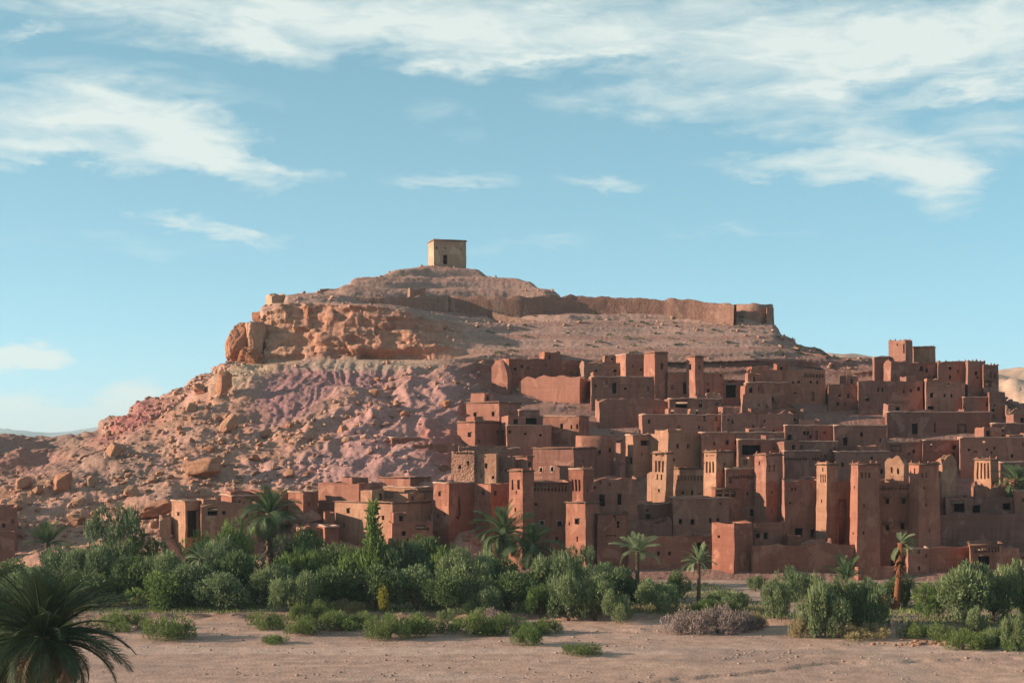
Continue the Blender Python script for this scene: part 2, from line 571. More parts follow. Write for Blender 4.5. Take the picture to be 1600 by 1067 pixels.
def build_hill():
    cpx = np.array([c[0] for c in COLS], float)
    pxs = np.concatenate([np.arange(-420, -40, 6.0), np.arange(-40, 1640, 2.3), np.arange(1640, 2050, 6.0)])
    nc = len(pxs)
    rows = []                                               # each row: (py array, Y array)
    tops = []
    for k in range(1, 5):
        tops.append((np.interp(pxs, cpx, [c[k][0] for c in COLS]), np.interp(pxs, cpx, [c[k][1] for c in COLS])))
    for py in ROWPY:
        y = np.full(nc, float(py))
        Y = np.full(nc, gdepth(py))
        lim = tops[0][0] + 6 + (py - 600) * 0.03
        over = y < lim
        Y = np.where(over, np.minimum(Y, tops[0][1] - 1.0 - (py - 600) * 0.02), Y)
        y = np.maximum(y, lim)
        rows.append((y, Y))
    rows += tops
    cy, cY = tops[3]
    z = (HY - cy) / FOC * cY
    for dY, dz in ((14, -2.0), (40, -14.0), (90, -45.0)):
        YY = cY + dY
        rows.append((HY - (z + dz) * FOC / YY, YY))
    # resample along each column by row spacing
    counts = [6, 8, 12, 30, 32, 34, 36, 36, 36, 46, 30, 34, 6, 5, 4]
    py_g, Y_g, r_g = [], [], []
    for i in range(len(rows) - 1):
        n = counts[i]
        for k in range(n):
            f = k / n
            py_g.append(rows[i][0] * (1 - f) + rows[i + 1][0] * f)
            Y_g.append(rows[i][1] * (1 - f) + rows[i + 1][1] * f)
            r_g.append(i + f)
    py_g = np.array(py_g)
    Y_g = np.array(Y_g)
    r_g = np.array(r_g)
    nr = len(py_g)
    for _ in range(3):                                      # round the creases a little (not the cliff)
        keep = ((r_g > 8.6) & (r_g < 10.2))[:, None]
        for A in (py_g, Y_g):
            B = A.copy()
            B[1:-1] = (A[:-2] + 2 * A[1:-1] + A[2:]) / 4
            A[:] = np.where(keep, A, B)
    PX = np.broadcast_to(pxs, (nr, nc))
    # the village stands on ground a little lower than its house fronts
    back = smoothstep(700, 790, PX - (py_g - 700) * 0.12) * smoothstep(548, 590, py_g) * smoothstep(905, 860, py_g)
    back = back * (1 - 0.6 * smoothstep(1570, 1640, PX)) * np.where(r_g < 9, 1.0, np.clip(1 - (r_g - 9) / 2, 0, 1))[:, None]
    calm_g = smoothstep(250, 300, PX) * smoothstep(720, 690, PX) * smoothstep(765, 795, py_g)
    Y_g = Y_g + 7.0 * back + 4.0 * calm_g * smoothstep(905, 870, py_g)
    X = (PX - HX) / FOC * Y_g
    Z = (HY - py_g) / FOC * Y_g
    V = np.stack([X, Y_g, Z], -1)
    du = np.gradient(V, axis=1)
    dv = np.gradient(V, axis=0)
    nrm = np.cross(du, dv)
    nrm /= np.linalg.norm(nrm, axis=2)[..., None] + 1e-9
    flip = nrm[..., 1] > 0.2
    nrm = np.where((nrm[..., 2] < 0)[..., None] & (np.abs(nrm[..., 2]) > 0.1)[..., None], -nrm, nrm)
    v = V.reshape(-1, 3)
    n = nrm.reshape(-1, 3)
    px = PX.ravel().copy()
    py = py_g.ravel()
    rr = np.repeat(r_g, nc)
    # zone weights
    village = smoothstep(690, 760, px - (py - 700) * 0.12) * smoothstep(545, 575, py)
    village = np.maximum(village, smoothstep(1180, 1300, px))
    slope = smoothstep(800, 730, px) * smoothstep(566, 580, py)
    calm = smoothstep(250, 300, px) * smoothstep(765, 795, py)
    slope = slope * (1 - 0.8 * calm)
    cliff = ((rr > 8.95) & (rr < 10.0)) * smoothstep(395, 412, px) * smoothstep(760, 640, px)
    top = smoothstep(9.9, 10.3, rr)
    badland = np.maximum(zone(px, py, 470, 612, 110, 52, -30, 0.6), zone(px, py, 540, 590, 110, 30, -4, 0.5))
    left_bluff = smoothstep(260, 200, px) * smoothstep(770, 740, py)
    # displacement
    d = np.zeros(len(v))
    big = fbm(v * 0.07, 3)
    d += big * (1.5 * slope * (1 - badland * 0.5) + 0.35 * top + 0.25 * village)
    m = v * np.array([0.26, 0.26, 0.26])
    d += ridged(m + 5, 3) * 0.30 * slope * (1 - badland)
    # ribs that run from upper right to lower left down the slope
    a = px * 0.55 + py * 0.83
    b = px * 0.83 - py * 0.55
    a = a + 22 * fbm(v * 0.09 + 51, 3)
    ribs = ridged(np.stack([a * 0.026, b * 0.007, np.zeros_like(a)], 1) + 3.3, 3)
    d += ribs * 0.75 * slope * smoothstep(330, 520, px) * (1 - badland)
    d += fbm(v * 0.9 + 11, 3) * 0.17 * np.clip(slope + 0.5 * top + 0.4 * village, 0, 1)
    d += fbm(v * 2.6 + 3, 2) * 0.09
    gw = 14 * fbm(v * 0.1 + 70, 2)
    gul = ridged(np.stack([(px + gw) * 0.055 + py * 0.022, py * 0.012, np.zeros_like(px)], 1), 4)
    d += gul * 0.28 * badland
    # layers of rock
    zz = v[:, 2] + 0.9 * fbm(v * 0.045 + 2, 2)
    strata = np.abs(((zz / 2.6) % 1.0) - 0.5) * 2
    strata2 = np.abs(((zz / 0.95 + 0.3 * pnoise(v * 0.2)) % 1.0) - 0.5) * 2
    irr = np.clip(0.55 + 0.9 * fbm(v * 0.12 + 60, 2), 0, 1.3)
    d += (smoothstep(0.15, 0.6, strata) - 0.5) * (0.5 * cliff * irr + 0.7 * top * smoothstep(1250, 1100, px) + 0.5 * smoothstep(690, 820, px) * (1 - top) * smoothstep(575, 555, py) + 0.3 * left_bluff)
    d += fbm(v * 0.16 + 33, 3) * 0.7 * cliff
    d += (strata2 - 0.5) * (0.2 * cliff * irr + 0.20 * top)
    joints = ridged(np.stack([px * 0.05, py * 0.006, np.zeros_like(px)], 1) + 7, 2)
    d += joints * 0.15 * cliff
    lyr = np.floor(zz / 1.5)
    cw = px + 10 * fbm(v * 0.2 + 21, 2)
    hh = hash3(lyr.astype(np.int64), np.floor(cw / 26 + 3.7 * (hash3(lyr.astype(np.int64), lyr.astype(np.int64) * 0 + 5, lyr.astype(np.int64) * 0) % 97) / 97.0).astype(np.int64), np.zeros(len(v), np.int64)) % 1000 / 1000.0
    d += (hh - 0.5) * 1.3 * cliff
    l2 = np.floor(zz / 0.7 + 0.4)
    h2 = hash3(l2.astype(np.int64), np.floor(cw / 11).astype(np.int64), np.ones(len(v), np.int64)) % 1000 / 1000.0
    d += (h2 - 0.5) * 0.45 * cliff
    # hollow under the cliff's foot
    foot = zone(px, py, 620, 553, 150, 9, 0, 0.7) * smoothstep(500, 530, px)
    d -= 2.0 * foot * (rr < 9.6)
    # terraces in the village
    tz = ((v[:, 2] + 0.5 * fbm(v * 0.08, 2)) / 2.2) % 1.0
    d += (smoothstep(0.0, 0.35, tz) - tz) * 0.9 * village
    v2 = v + n * d[:, None]
    # colour of the rock itself
    c = np.tile(np.array([[0.41, 0.245, 0.172]]), (len(v), 1))
    wn = fbm(v * 0.11 + 40, 3)
    wn2 = fbm(v * 0.45 + 80, 3)
    c = lerp3(c, (0.40, 0.215, 0.135), np.clip(0.5 + wn, 0, 1) * slope)                               # orange tan scree
    c = lerp3(c, (0.385, 0.208, 0.175), np.clip(zone(px, py, 640, 690, 210, 130, -35, 0.5) + 0.5 * wn2, 0, 1) * slope)   # pink slope
    c = lerp3(c, (0.36, 0.21, 0.185), np.clip(zone(px, py, 500, 735, 150, 40, -8, 0.6) + 0.3 * wn2, 0, 1) * slope * 0.8)
    c = lerp3(c, (0.35, 0.15, 0.115), np.clip(zone(px, py, 690, 700, 60, 45, 0, 0.5) + 0.2 * wn2, 0, 1) * slope)         # red earth by the houses
    c = lerp3(c, (0.30, 0.155, 0.148), np.clip(badland * 1.2 + 0.35 * wn2 * badland, 0, 1) * 0.8)      # purple clay
    c = lerp3(c, (0.35, 0.27, 0.19), np.clip(zone(px, py, 560, 572, 160, 16, 0, 0.6), 0, 1) * 0.8)     # pale band under the cliff
    c = lerp3(c, (0.43, 0.31, 0.20), zone(px, py, 385, 590, 70, 26, -20, 0.6) * 0.9)
    c = lerp3(c, (0.42, 0.215, 0.135), np.clip(cliff * (0.85 + 0.6 * wn2), 0, 1))
    c = lerp3(c, (0.45, 0.275, 0.175), np.clip(cliff * smoothstep(500, 430, px), 0, 1) * 0.7)
    lay = np.clip(smoothstep(0.55, 0.8, strata) * 0.6 + 0.25 * wn2, 0, 1)
    c = lerp3(c, (0.37, 0.235, 0.178), top * 0.85)
    c = lerp3(c, (0.29, 0.155, 0.115), top * lay * 0.85)
    tz1 = smoothstep(690, 820, px) * (1 - top) * smoothstep(600, 560, py)
    c = lerp3(c, (0.355, 0.23, 0.178), tz1 * 0.9)
    c = lerp3(c, (0.28, 0.145, 0.105), tz1 * np.clip(lay * 1.2, 0, 1) * 0.85)
    rb = np.clip(zone(px, py, 200, 668, 95, 26, -28, 0.6) + left_bluff * zone(px, py, 30, 725, 120, 45, 0, 0.5) * 0.6, 0, 1)
    c = lerp3(c, (0.29, 0.115, 0.10), rb * np.clip(0.9 + 0.5 * wn2, 0, 1))
    c = lerp3(c, (0.27, 0.17, 0.125), left_bluff * (1 - rb) * 0.9)
    c = lerp3(c, (0.215, 0.118, 0.09), np.clip(village * (0.85 + 0.5 * wn2), 0, 1))
    c = lerp3(c, (0.29, 0.185, 0.145), village * np.clip(wn * 1.2 + wn2 * 0.6, 0, 1) * 0.8)
    c *= (1 + 0.16 * np.clip(wn2, -1, 1) + 0.07 * np.clip(fbm(v * 1.8, 2), -1, 1))[:, None]
    c *= np.array([1.02, 0.955, 1.02])[None]
    me = mesh_np('hill', v2, grid_quads(nr, nc), None, True, np.clip(c, 0.02, 0.8))
    o = link('hill', me, MAT['rock'])
    tag(o, kind='structure')
    hill = {'V': v2.reshape(nr, nc, 3), 'N': nrm, 'px': pxs, 'py': py_g, 'nr': nr, 'nc': nc, 'r': r_g,
            'C': c.reshape(nr, nc, 3)}
    return hill


def rock_material(name, attr=True, base=(0.4, 0.25, 0.16), bscale=1.0):
    m, t, b = new_mat(name)
    geo = t.nodes.new('ShaderNodeNewGeometry')
    pos = geo.outputs['Position']
    f1 = noise(t, pos, 1.6 * bscale, 7, 0.68)
    f2 = noise(t, pos, 7.0 * bscale, 6, 0.7)
    lay = noise(t, scaled(t, pos, (0.3, 0.3, 3.5)), 1.0, 4, 0.6, 0.3)
    if attr:
        at = t.nodes.new('ShaderNodeAttribute')
        at.attribute_name = 'tone'
        c = at.outputs['Color']
    else:
        oi = t.nodes.new('ShaderNodeObjectInfo')
        c = mix_col(t, oi.outputs['Random'], base, (base[0] * 0.84, base[1] * 0.74, base[2] * 0.68))
    val = math_node(t, 'ADD', math_node(t, 'MULTIPLY', f1, 0.9), math_node(t, 'ADD', math_node(t, 'MULTIPLY', f2, 0.5), math_node(t, 'MULTIPLY', lay, 0.35)))
    mr = t.nodes.new('ShaderNodeMapRange')
    t.links.new(val, mr.inputs[0])
    mr.inputs[1].default_value = 0.55
    mr.inputs[2].default_value = 1.2
    mr.inputs[3].default_value = 0.62
    mr.inputs[4].default_value = 1.38
    vm = t.nodes.new('ShaderNodeVectorMath')
    vm.operation = 'SCALE'
    t.links.new(c, vm.inputs[0])
    t.links.new(mr.outputs[0], vm.inputs['Scale'])
    t.links.new(vm.outputs[0], b.inputs['Base Color'])
    b.inputs['Roughness'].default_value = 0.95
    h = math_node(t, 'ADD', math_node(t, 'MULTIPLY', f1, 1.0), math_node(t, 'ADD', math_node(t, 'MULTIPLY', f2, 0.45), math_node(t, 'MULTIPLY', lay, 0.5)))
    bump(t, b, h, 0.8, 0.35)
    return m


MAT['rock'] = rock_material('hill_rock')
MAT['boulder'] = rock_material('boulder_rock', False, (0.45, 0.245, 0.165), 1.6)
MAT['boulder2'] = rock_material('orange_rock', False, (0.42, 0.198, 0.125), 1.4)
MAT['boulder3'] = rock_material('pink_rock', False, (0.41, 0.232, 0.185), 1.6)
HILL = build_hill()


def hill_at(px, py):
    """point and normal of the hill's surface at a place on it"""
    i = int(np.argmin(np.abs(HILL['px'] - px)))
    colpy = HILL['py'][:, i]
    vis = HILL['r'] <= 12
    j = int(np.argmin(np.where(vis, np.abs(colpy - py), 1e9)))
    return Vector(HILL['V'][j, i]), Vector(HILL['N'][j, i])


# ------------------------------------------------------------------ boulders
def icosphere(sub):
    bm_v = []
    t = (1 + 5 ** 0.5) / 2
    vs = [(-1, t, 0), (1, t, 0), (-1, -t, 0), (1, -t, 0), (0, -1, t), (0, 1, t), (0, -1, -t), (0, 1, -t), (t, 0, -1), (t, 0, 1), (-t, 0, -1), (-t, 0, 1)]
    vs = [tuple(np.array(v) / np.linalg.norm(v)) for v in vs]
    fs = [(0, 11, 5), (0, 5, 1), (0, 1, 7), (0, 7, 10), (0, 10, 11), (1, 5, 9), (5, 11, 4), (11, 10, 2), (10, 7, 6), (7, 1, 8),
          (3, 9, 4), (3, 4, 2), (3, 2, 6), (3, 6, 8), (3, 8, 9), (4, 9, 5), (2, 4, 11), (6, 2, 10), (8, 6, 7), (9, 8, 1)]
    for _ in range(sub):
        cache, nf = {}, []

        def mid(a, b):
            k = (min(a, b), max(a, b))
            if k not in cache:
                m = (np.array(vs[a]) + np.array(vs[b])) / 2
                vs.append(tuple(m / np.linalg.norm(m)))
                cache[k] = len(vs) - 1
            return cache[k]
        for a, b, c in fs:
            ab, bc, ca = mid(a, b), mid(b, c), mid(c, a)
            nf += [(a, ab, ca), (b, bc, ab), (c, ca, bc), (ab, bc, ca)]
        fs = nf
    return np.array(vs), np.array(fs)


def rock_verts(sub, seed, cuts=12, sharp=0.0):
    rg = np.random.default_rng(seed)
    v, f = icosphere(sub)
    v = np.sign(v) * np.abs(v) ** 0.55
    v /= np.abs(v).max()
    v = v * (1 + 0.18 * pnoise(v * 1.3 + seed)[:, None])
    for _ in range(cuts):                                  # split faces, as broken sandstone has
        nn = rg.normal(size=3)
        nn /= np.linalg.norm(nn)
        dd = rg.uniform(0.55, 0.95)
        over = v @ nn - dd
        v = v - np.clip(over, 0, None)[:, None] * nn
    v = v + (0.06 * fbm(v * 2.2 + seed, 3) + 0.05 * (np.floor(v[:, 2] * 4 + seed) % 2 - 0.5))[:, None] * v
    v *= rg.uniform(0.7, 1.25, size=3)
    return v, f


ROCKS = []
for s in range(9):
    v_, f_ = rock_verts(3, 100 + s)
    ROCKS.append((v_, f_))
ROCK_MESH = {}


def rock_mesh(k, mat):
    if (k, mat) not in ROCK_MESH:
        v_, f_ = ROCKS[k]
        me = mesh_np('boulder', v_, None, f_, False)
        me.materials.append(MAT[mat])
        ROCK_MESH[(k, mat)] = me
    return ROCK_MESH[(k, mat)]


def boulder(px, py, wpx, hpx, label, mat='boulder', k=None, group=None, name='boulder', sink=0.25, rot=None, fwd=0.0):
    p, n = hill_at(px, py)
    s = p.y / FOC
    k = random.randrange(len(ROCKS)) if k is None else k
    o = link(name, rock_mesh(k, mat))
    v_ = ROCKS[k][0]
    ext = v_.max(0) - v_.min(0)
    w, h = wpx * s, hpx * s
    o.scale = (w / ext[0], w / ext[1] * random.uniform(0.8, 1.1), h / ext[2])
    o.rotation_euler = rot if rot else (random.uniform(-.25, .25), random.uniform(-.3, .3), random.uniform(-.4, .4))
    o.location = p + Vector((0, -fwd, h * (0.5 - sink)))
    tag(o, label, 'boulder', group)
    return o


def big_rock(name, label, px, py0, py1, wpx, Y, seed, mat, tilt, boxy=0.4):
    rg = np.random.default_rng(seed)
    v, f = icosphere(5)
    v = np.sign(v) * np.abs(v) ** boxy
    v /= np.abs(v).max()
    for _ in range(9):
        nn = rg.normal(size=3)
        nn /= np.linalg.norm(nn)
        over = v @ nn - rg.uniform(0.8, 1.15)
        v = v - np.clip(over, 0, None)[:, None] * nn
    lay = np.floor(v[:, 2] * 5 + 0.6 * pnoise(v * 1.5 + seed))
    hv = (hash3(lay.astype(np.int64), lay.astype(np.int64) * 0 + seed, lay.astype(np.int64) * 0) % 100) / 100.0
    rad = 0.10 * (hv - 0.5) + 0.10 * fbm(v * 1.7 + seed, 4) - 0.08 * np.clip(0.12 - np.abs(pnoise(v * 1.6 + seed + 3)), 0, 1) / 0.12
    v = v * (1 + rad)[:, None]
    h, w = (py1 - py0) / FOC * Y, wpx / FOC * Y
    v[:, 0] *= w / 2 / np.abs(v[:, 0]).max()
    v[:, 1] *= w / 2 / np.abs(v[:, 1]).max()
    v[:, 2] *= h / 2 / np.abs(v[:, 2]).max()
    o = link(name, mesh_np(name, v, None, f, False), MAT[mat])
    c = P(px, (py0 + py1) / 2, Y)
    o.location = c
    o.rotation_euler = tilt
    tag(o, label, 'boulder')


big_rock('boulder', 'big rounded orange boulder overhanging the left end of the cliff', 373, 503, 568, 42, 262, 11, 'boulder2', (0.0, 0.22, 0.3), 0.55)
big_rock('boulder', 'upright squared boulder beside the big rounded one at the cliff end', 400, 501, 566, 34, 261.5, 12, 'boulder', (0.0, -0.06, 0.5), 0.4)
big_rock('boulder', 'low block at the foot of the two big boulders at the cliff end', 392, 542, 574, 40, 259.5, 13, 'boulder2', (0.1, 0.1, 0.2), 0.5)
big_rock('boulder', 'tall split block standing out from the cliff face', 487, 476, 552, 26, 262, 14, 'boulder2', (0, 0, 0.45), 0.35)
boulder(405, 505, 18, 20, 'small rock jutting out below the broken corner tower', 'boulder2', 1, sink=0.1, rot=(0, 0.1, 0))
boulder(348, 622, 27, 40, 'stubby rock pillar standing alone on the upper scree', 'boulder2', 3, sink=0.08, rot=(0, 0, 0.3))
boulder(319, 622, 20, 18, 'dark rounded rock beside the stubby rock pillar', 'boulder2', 6)
boulder(183, 712, 26, 26, 'pale yellow squared boulder below the red ridge', 'boulder', 4, sink=0.15, rot=(0.1, 0.35, 0.4))
boulder(100, 768, 32, 34, 'large orange boulder standing on the lower scree', 'boulder2', 7, sink=0.15, rot=(0, -0.2, 0.2))
boulder(141, 760, 15, 24, 'small pillar-shaped rock next to the large orange boulder', 'boulder', 3)
boulder(246, 814, 60, 26, 'long leaning slab of rock beside the porch house', 'boulder2', 0, sink=0.1, rot=(0.1, -0.45, 0.2), fwd=1)
boulder(122, 812, 30, 22, 'pale wedge of rock with a smooth sunlit face on the lower scree', 'boulder', 8, sink=0.15)
boulder(315, 745, 60, 34, 'broad sunlit outcrop of rock above the porch house', 'boulder', 1, sink=0.2, rot=(0.1, -0.2, 0.1))
boulder(358, 680, 22, 36, 'pointed sunlit rock halfway up the scree', 'boulder', 5, sink=0.1, rot=(0, 0.4, 0.3))
boulder(25, 800, 26, 16, 'flat boulder right above the house at the left edge', 'boulder', 2)
boulder(35, 770, 28, 24, 'squared orange boulder near the left edge of the hill', 'boulder2', 3)


def scatter_rocks():
    rg = np.random.default_rng(5)
    placed = []
    zones = [
        ((15, 240, 742, 838), 40, (8, 26), 'boulder', 'tan boulder in the rubble field left of the porch house'),
        ((170, 360, 640, 770), 40, (7, 22), 'boulder', 'tan boulder on the steep scree right of the red ridge'),
        ((300, 470, 640, 770), 38, (7, 22), 'boulder', 'sandy boulder on the scree below the purple gullies'),
        ((440, 620, 590, 700), 34, (7, 22), 'boulder', 'sandy broken block on the slope under the cliff'),
        ((560, 760, 570, 690), 16, (7, 16), 'boulder3', 'pinkish block on the ribbed slope left of the upper village'),
        ((380, 640, 690, 755), 18, (7, 15), 'boulder3', 'pinkish rock on the slope above the lower left houses'),
    ]
    for (x0, x1, y0, y1), n, (s0, s1), mat, lab in zones:
        k = 0
        tries = 0
        while k < n and tries < 2000:
            tries += 1
            px, py = rg.uniform(x0, x1), rg.uniform(y0, y1)
            crest = np.interp(px, [c[0] for c in COLS], [c[4][0] for c in COLS])
            if py < crest + 14:
                continue
            if zone(np.array([px]), np.array([py]), 480, 605, 130, 55, -25, 0.6)[0] > 0.05:
                continue
            if px > 495 and py > 742 or (px > 700 and py > 620):
                continue
            w = s0 + (s1 - s0) * rg.random() ** 2.2
            if any((px - q[0]) ** 2 + (py - q[1]) ** 2 < (0.45 * (w + q[2])) ** 2 for q in placed):
                continue
            placed.append((px, py, w))
            mm = mat if rg.random() < 0.7 else 'boulder2'
            boulder(px, py, w, w * rg.uniform(0.55, 0.95), lab, mm, int(rg.integers(len(ROCKS))), lab.split(' on ')[-1].split(' in ')[-1] + ' boulders',
                    sink=0.3, rot=(rg.uniform(-.4, .4), rg.uniform(-.6, .2), rg.uniform(-1.5, 1.5)))
            k += 1
    # the small stones nobody could count: one mesh
    v0, f0 = icosphere(1)
    base = []
    for s in range(6):
        vv = rock_verts(1, 300 + s, 5)[0]
        base.append(vv)
    Vs, Fs, Cs, off = [], [], [], 0
    nr, nc = HILL['nr'], HILL['nc']
    pyg, pxg = HILL['py'], HILL['px']
    cnt = 0
    rr = HILL['r']
    while cnt < 5200:
        j, i = rg.integers(0, nr), rg.integers(0, nc)
        px, py = pxg[i], pyg[j, i]
        if rr[j] > 12 or px < -100 or px > 1640 or py > 900:
            continue
        w = 0.0
        if px < 160 and py < 748:
            w = 0.08
        elif px < 780 and py > 575:
            w = 1.0 if px < 520 else 0.35
            if zone(np.array([px]), np.array([py]), 470, 612, 110, 52, -30, 0.6)[0] > 0.2:
                w = 0.08
        elif rr[j] > 9.8:
            w = 0.3
        else:
            w = 0.22 * float(np.clip(pnoise(np.array([HILL['V'][j, i] * 0.12]))[0] * 3 + 0.4, 0.05, 1))
        if rg.random() > w:
            continue
        s = 0.08 + 0.42 * rg.random() ** 4
        a = rg.uniform(0, 6.28)
        rot = np.array([[math.cos(a), -math.sin(a), 0], [math.sin(a), math.cos(a), 0], [0, 0, 1]])
        vv = base[rg.integers(6)] * s * np.array([1, 1, rg.uniform(0.5, 0.9)])
        Vs.append(vv @ rot.T + HILL['V'][j, i] + np.array([0, -0.05, s * 0.2]))
        Fs.append(f0 + off)
        cc = HILL['C'][j, i] * 0.6 + np.array([0.43, 0.25, 0.165]) * 0.4
        Cs.append(np.tile(cc * rg.uniform(0.8, 1.2), (len(vv), 1)))
        off += len(vv)
        cnt += 1
    me = mesh_np('rubble', np.concatenate(Vs), None, np.concatenate(Fs), False, np.concatenate(Cs))
    tag(link('rubble', me, MAT['rock']), 'loose tan stones strewn over the hillside', 'rubble', kind='stuff')


scatter_rocks()

# ------------------------------------------------------------------ ground, river bed, far land
BED, BANK = -17.0, -16.3


def bank_line(x):
    """depth of the lip of the bank above the river bed"""
    return np.interp(x, [-70, -36, -28, -12, 0, 12, 20, 27, 34, 45, 70], [141, 141.5, 142.5, 143, 142, 141, 140, 136.5, 134, 130.5, 128])


def bed_line(x):
    return np.interp(x, [-70, -36, -20, 0, 20, 34, 50, 70], [127, 128, 131, 134, 135, 131, 125, 120])


def flat_ground(x, y):
    p = np.stack([x, y, np.zeros_like(x)], 1)
    wob = 0.9 * pnoise(p * 0.12 + 4) + 0.5 * pnoise(p * 0.4 + 9)
    b = smoothstep(0, 0.5, y - bank_line(x) + wob)
    path = smoothstep(2.6, 1.2, np.abs(x - np.interp(y, [130, 150, 176], [29.5, 27.5, 24.5]) + 0.4 * wob))
    b = b * (1 - path) + path * smoothstep(136, 156, y)
    t = smoothstep(0, 1.6, y - bed_line(x) + 1.6 * wob)
    z = BED + 0.16 * t + (BANK - BED - 0.16) * b
    sl = y - np.interp(x, [-60, 11, 18, 25, 60], [96, 106.5, 110, 115, 119]) + 1.2 * wob + 0.8 * pnoise(p * 0.8 + 12)
    z += 0.16 * smoothstep(-0.25, 0.25, sl) * smoothstep(2, 12, x) * (1 - b) - 0.16 * (1 - b) * smoothstep(2, 12, x) * smoothstep(0, 12, sl)
    z += 0.05 * fbm(p * 0.5 + 2, 3) + 0.02 * pnoise(p * 2.4) + 0.04 * pnoise(p * 0.15)
    return z, b, t, path, wob


def build_ground():
    S = 45000.0
    me = mesh_np('ground', [(-S, -2000, -17.6), (S, -2000, -17.6), (S, S, -17.6), (-S, S, -17.6)], [(0, 1, 2, 3)])
    m, t, b = new_mat('desert_ground')
    geo = t.nodes.new('ShaderNodeNewGeometry')
    n = noise(t, geo.outputs['Position'], 0.01, 8, 0.6)
    t.links.new(ramp(t, n, [(0.3, (0.26, 0.165, 0.12)), (0.7, (0.38, 0.26, 0.19))]), b.inputs['Base Color'])
    tag(link('ground', me, m), kind='structure')
    ys = np.concatenate([np.arange(45, 95, 0.6), np.arange(95, 150, 0.26), np.arange(150, 186, 0.5)])
    xs = np.arange(-78, 78, 0.33)
    XX, YY = np.meshgrid(xs, ys)
    x, y = XX.ravel(), YY.ravel()
    z, bk, tt, path, wob = flat_ground(x, y)
    p = np.stack([x, y, z], 1)
    w1 = fbm(p * 0.09 + 3, 3)
    w2 = fbm(p * 0.7 + 6, 3)
    c = np.tile(np.array([[0.37, 0.228, 0.178]]), (len(x), 1))
    c = lerp3(c, (0.43, 0.265, 0.20), np.clip(0.45 + w1 * 1.1, 0, 1) * smoothstep(-25, 30, x))
    c = lerp3(c, (0.42, 0.255, 0.195), tt * np.clip(0.8 + 0.5 * w2, 0, 1))
    c = lerp3(c, (0.30, 0.19, 0.145), bk * (1 - path) * 0.9)
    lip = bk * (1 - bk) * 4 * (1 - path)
    c = lerp3(c, (0.24, 0.125, 0.09), np.clip(lip, 0, 1) * 0.9)  # shadow line of the bank edge put into the ground colour
    c = lerp3(c, (0.36, 0.235, 0.185), path * 0.9)
    for k, (ya, yb_, off) in enumerate(((112, 120, 0), (113.6, 121.5, 1), (104, 99, 3))):      # faint wheel tracks in the gravel
        yl = ya + (yb_ - ya) * (x + 50) / 100 + 1.2 * np.sin(x * 0.07 + off)
        c = lerp3(c, (0.46, 0.30, 0.235), np.exp(-((y - yl) / 0.35) ** 2) * 0.45 * (1 - bk))
    silt = smoothstep(0.15, 0.5, fbm(np.stack([x * 0.035, y * 0.16, 0 * x], 1) + 14, 3))
    c = lerp3(c, (0.45, 0.30, 0.24), silt * 0.75 * (1 - bk))
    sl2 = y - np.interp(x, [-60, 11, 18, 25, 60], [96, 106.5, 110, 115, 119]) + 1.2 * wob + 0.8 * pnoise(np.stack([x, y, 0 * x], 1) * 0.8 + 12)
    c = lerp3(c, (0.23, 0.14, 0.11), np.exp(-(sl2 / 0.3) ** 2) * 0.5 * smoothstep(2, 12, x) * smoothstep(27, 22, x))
    damp = smoothstep(0.25, 0.6, fbm(np.stack([x * 0.03, y * 0.12, 0 * x], 1) + 44, 3))
    c = lerp3(c, (0.28, 0.18, 0.145), damp * 0.7 * (1 - bk))
    c *= (1 + 0.18 * np.clip(w2, -1, 1))[:, None]
    me = mesh_np('river_bed', p, grid_quads(len(ys), len(xs)), None, True, np.clip(c, 0.02, 1))
    tag(link('river_bed', me, MAT['gravel']), kind='structure')


def gravel_mat():
    m, t, b = new_mat('river_gravel')
    geo = t.nodes.new('ShaderNodeNewGeometry')
    pos = geo.outputs['Position']
    at = t.nodes.new('ShaderNodeAttribute')
    at.attribute_name = 'tone'
    vo = t.nodes.new('ShaderNodeTexVoronoi')
    vo.inputs['Scale'].default_value = 5.0
    t.links.new(pos, vo.inputs[0])
    f1 = noise(t, scaled(t, pos, (0.35, 1.0, 1.0)), 0.5, 8, 0.68)
    f2 = noise(t, pos, 6.0, 5, 0.7)
    val = math_node(t, 'ADD', math_node(t, 'MULTIPLY', f1, 0.8), math_node(t, 'MULTIPLY', f2, 0.6))
    sepc = t.nodes.new('ShaderNodeSeparateColor')
    t.links.new(vo.outputs['Color'], sepc.inputs[0])
    val = math_node(t, 'ADD', val, math_node(t, 'MULTIPLY', sepc.outputs[0], 0.35))
    mr = t.nodes.new('ShaderNodeMapRange')
    t.links.new(val, mr.inputs[0])
    mr.inputs[1].default_value = 0.5
    mr.inputs[2].default_value = 1.25
    mr.inputs[3].default_value = 0.76
    mr.inputs[4].default_value = 1.24
    vm = t.nodes.new('ShaderNodeVectorMath')
    vm.operation = 'SCALE'
    t.links.new(at.outputs['Color'], vm.inputs[0])
    t.links.new(mr.outputs[0], vm.inputs['Scale'])
    t.links.new(vm.outputs[0], b.inputs['Base Color'])
    b.inputs['Roughness'].default_value = 0.95
    h = math_node(t, 'SUBTRACT', math_node(t, 'MULTIPLY', f2, 0.5), math_node(t, 'MULTIPLY', vo.outputs['Distance'], 0.8))
    bump(t, b, h, 0.4, 0.08)
    return m


MAT['gravel'] = gravel_mat()
build_ground()


def ground_z(x, y):
    return float(flat_ground(np.array([x]), np.array([y]))[0][0])


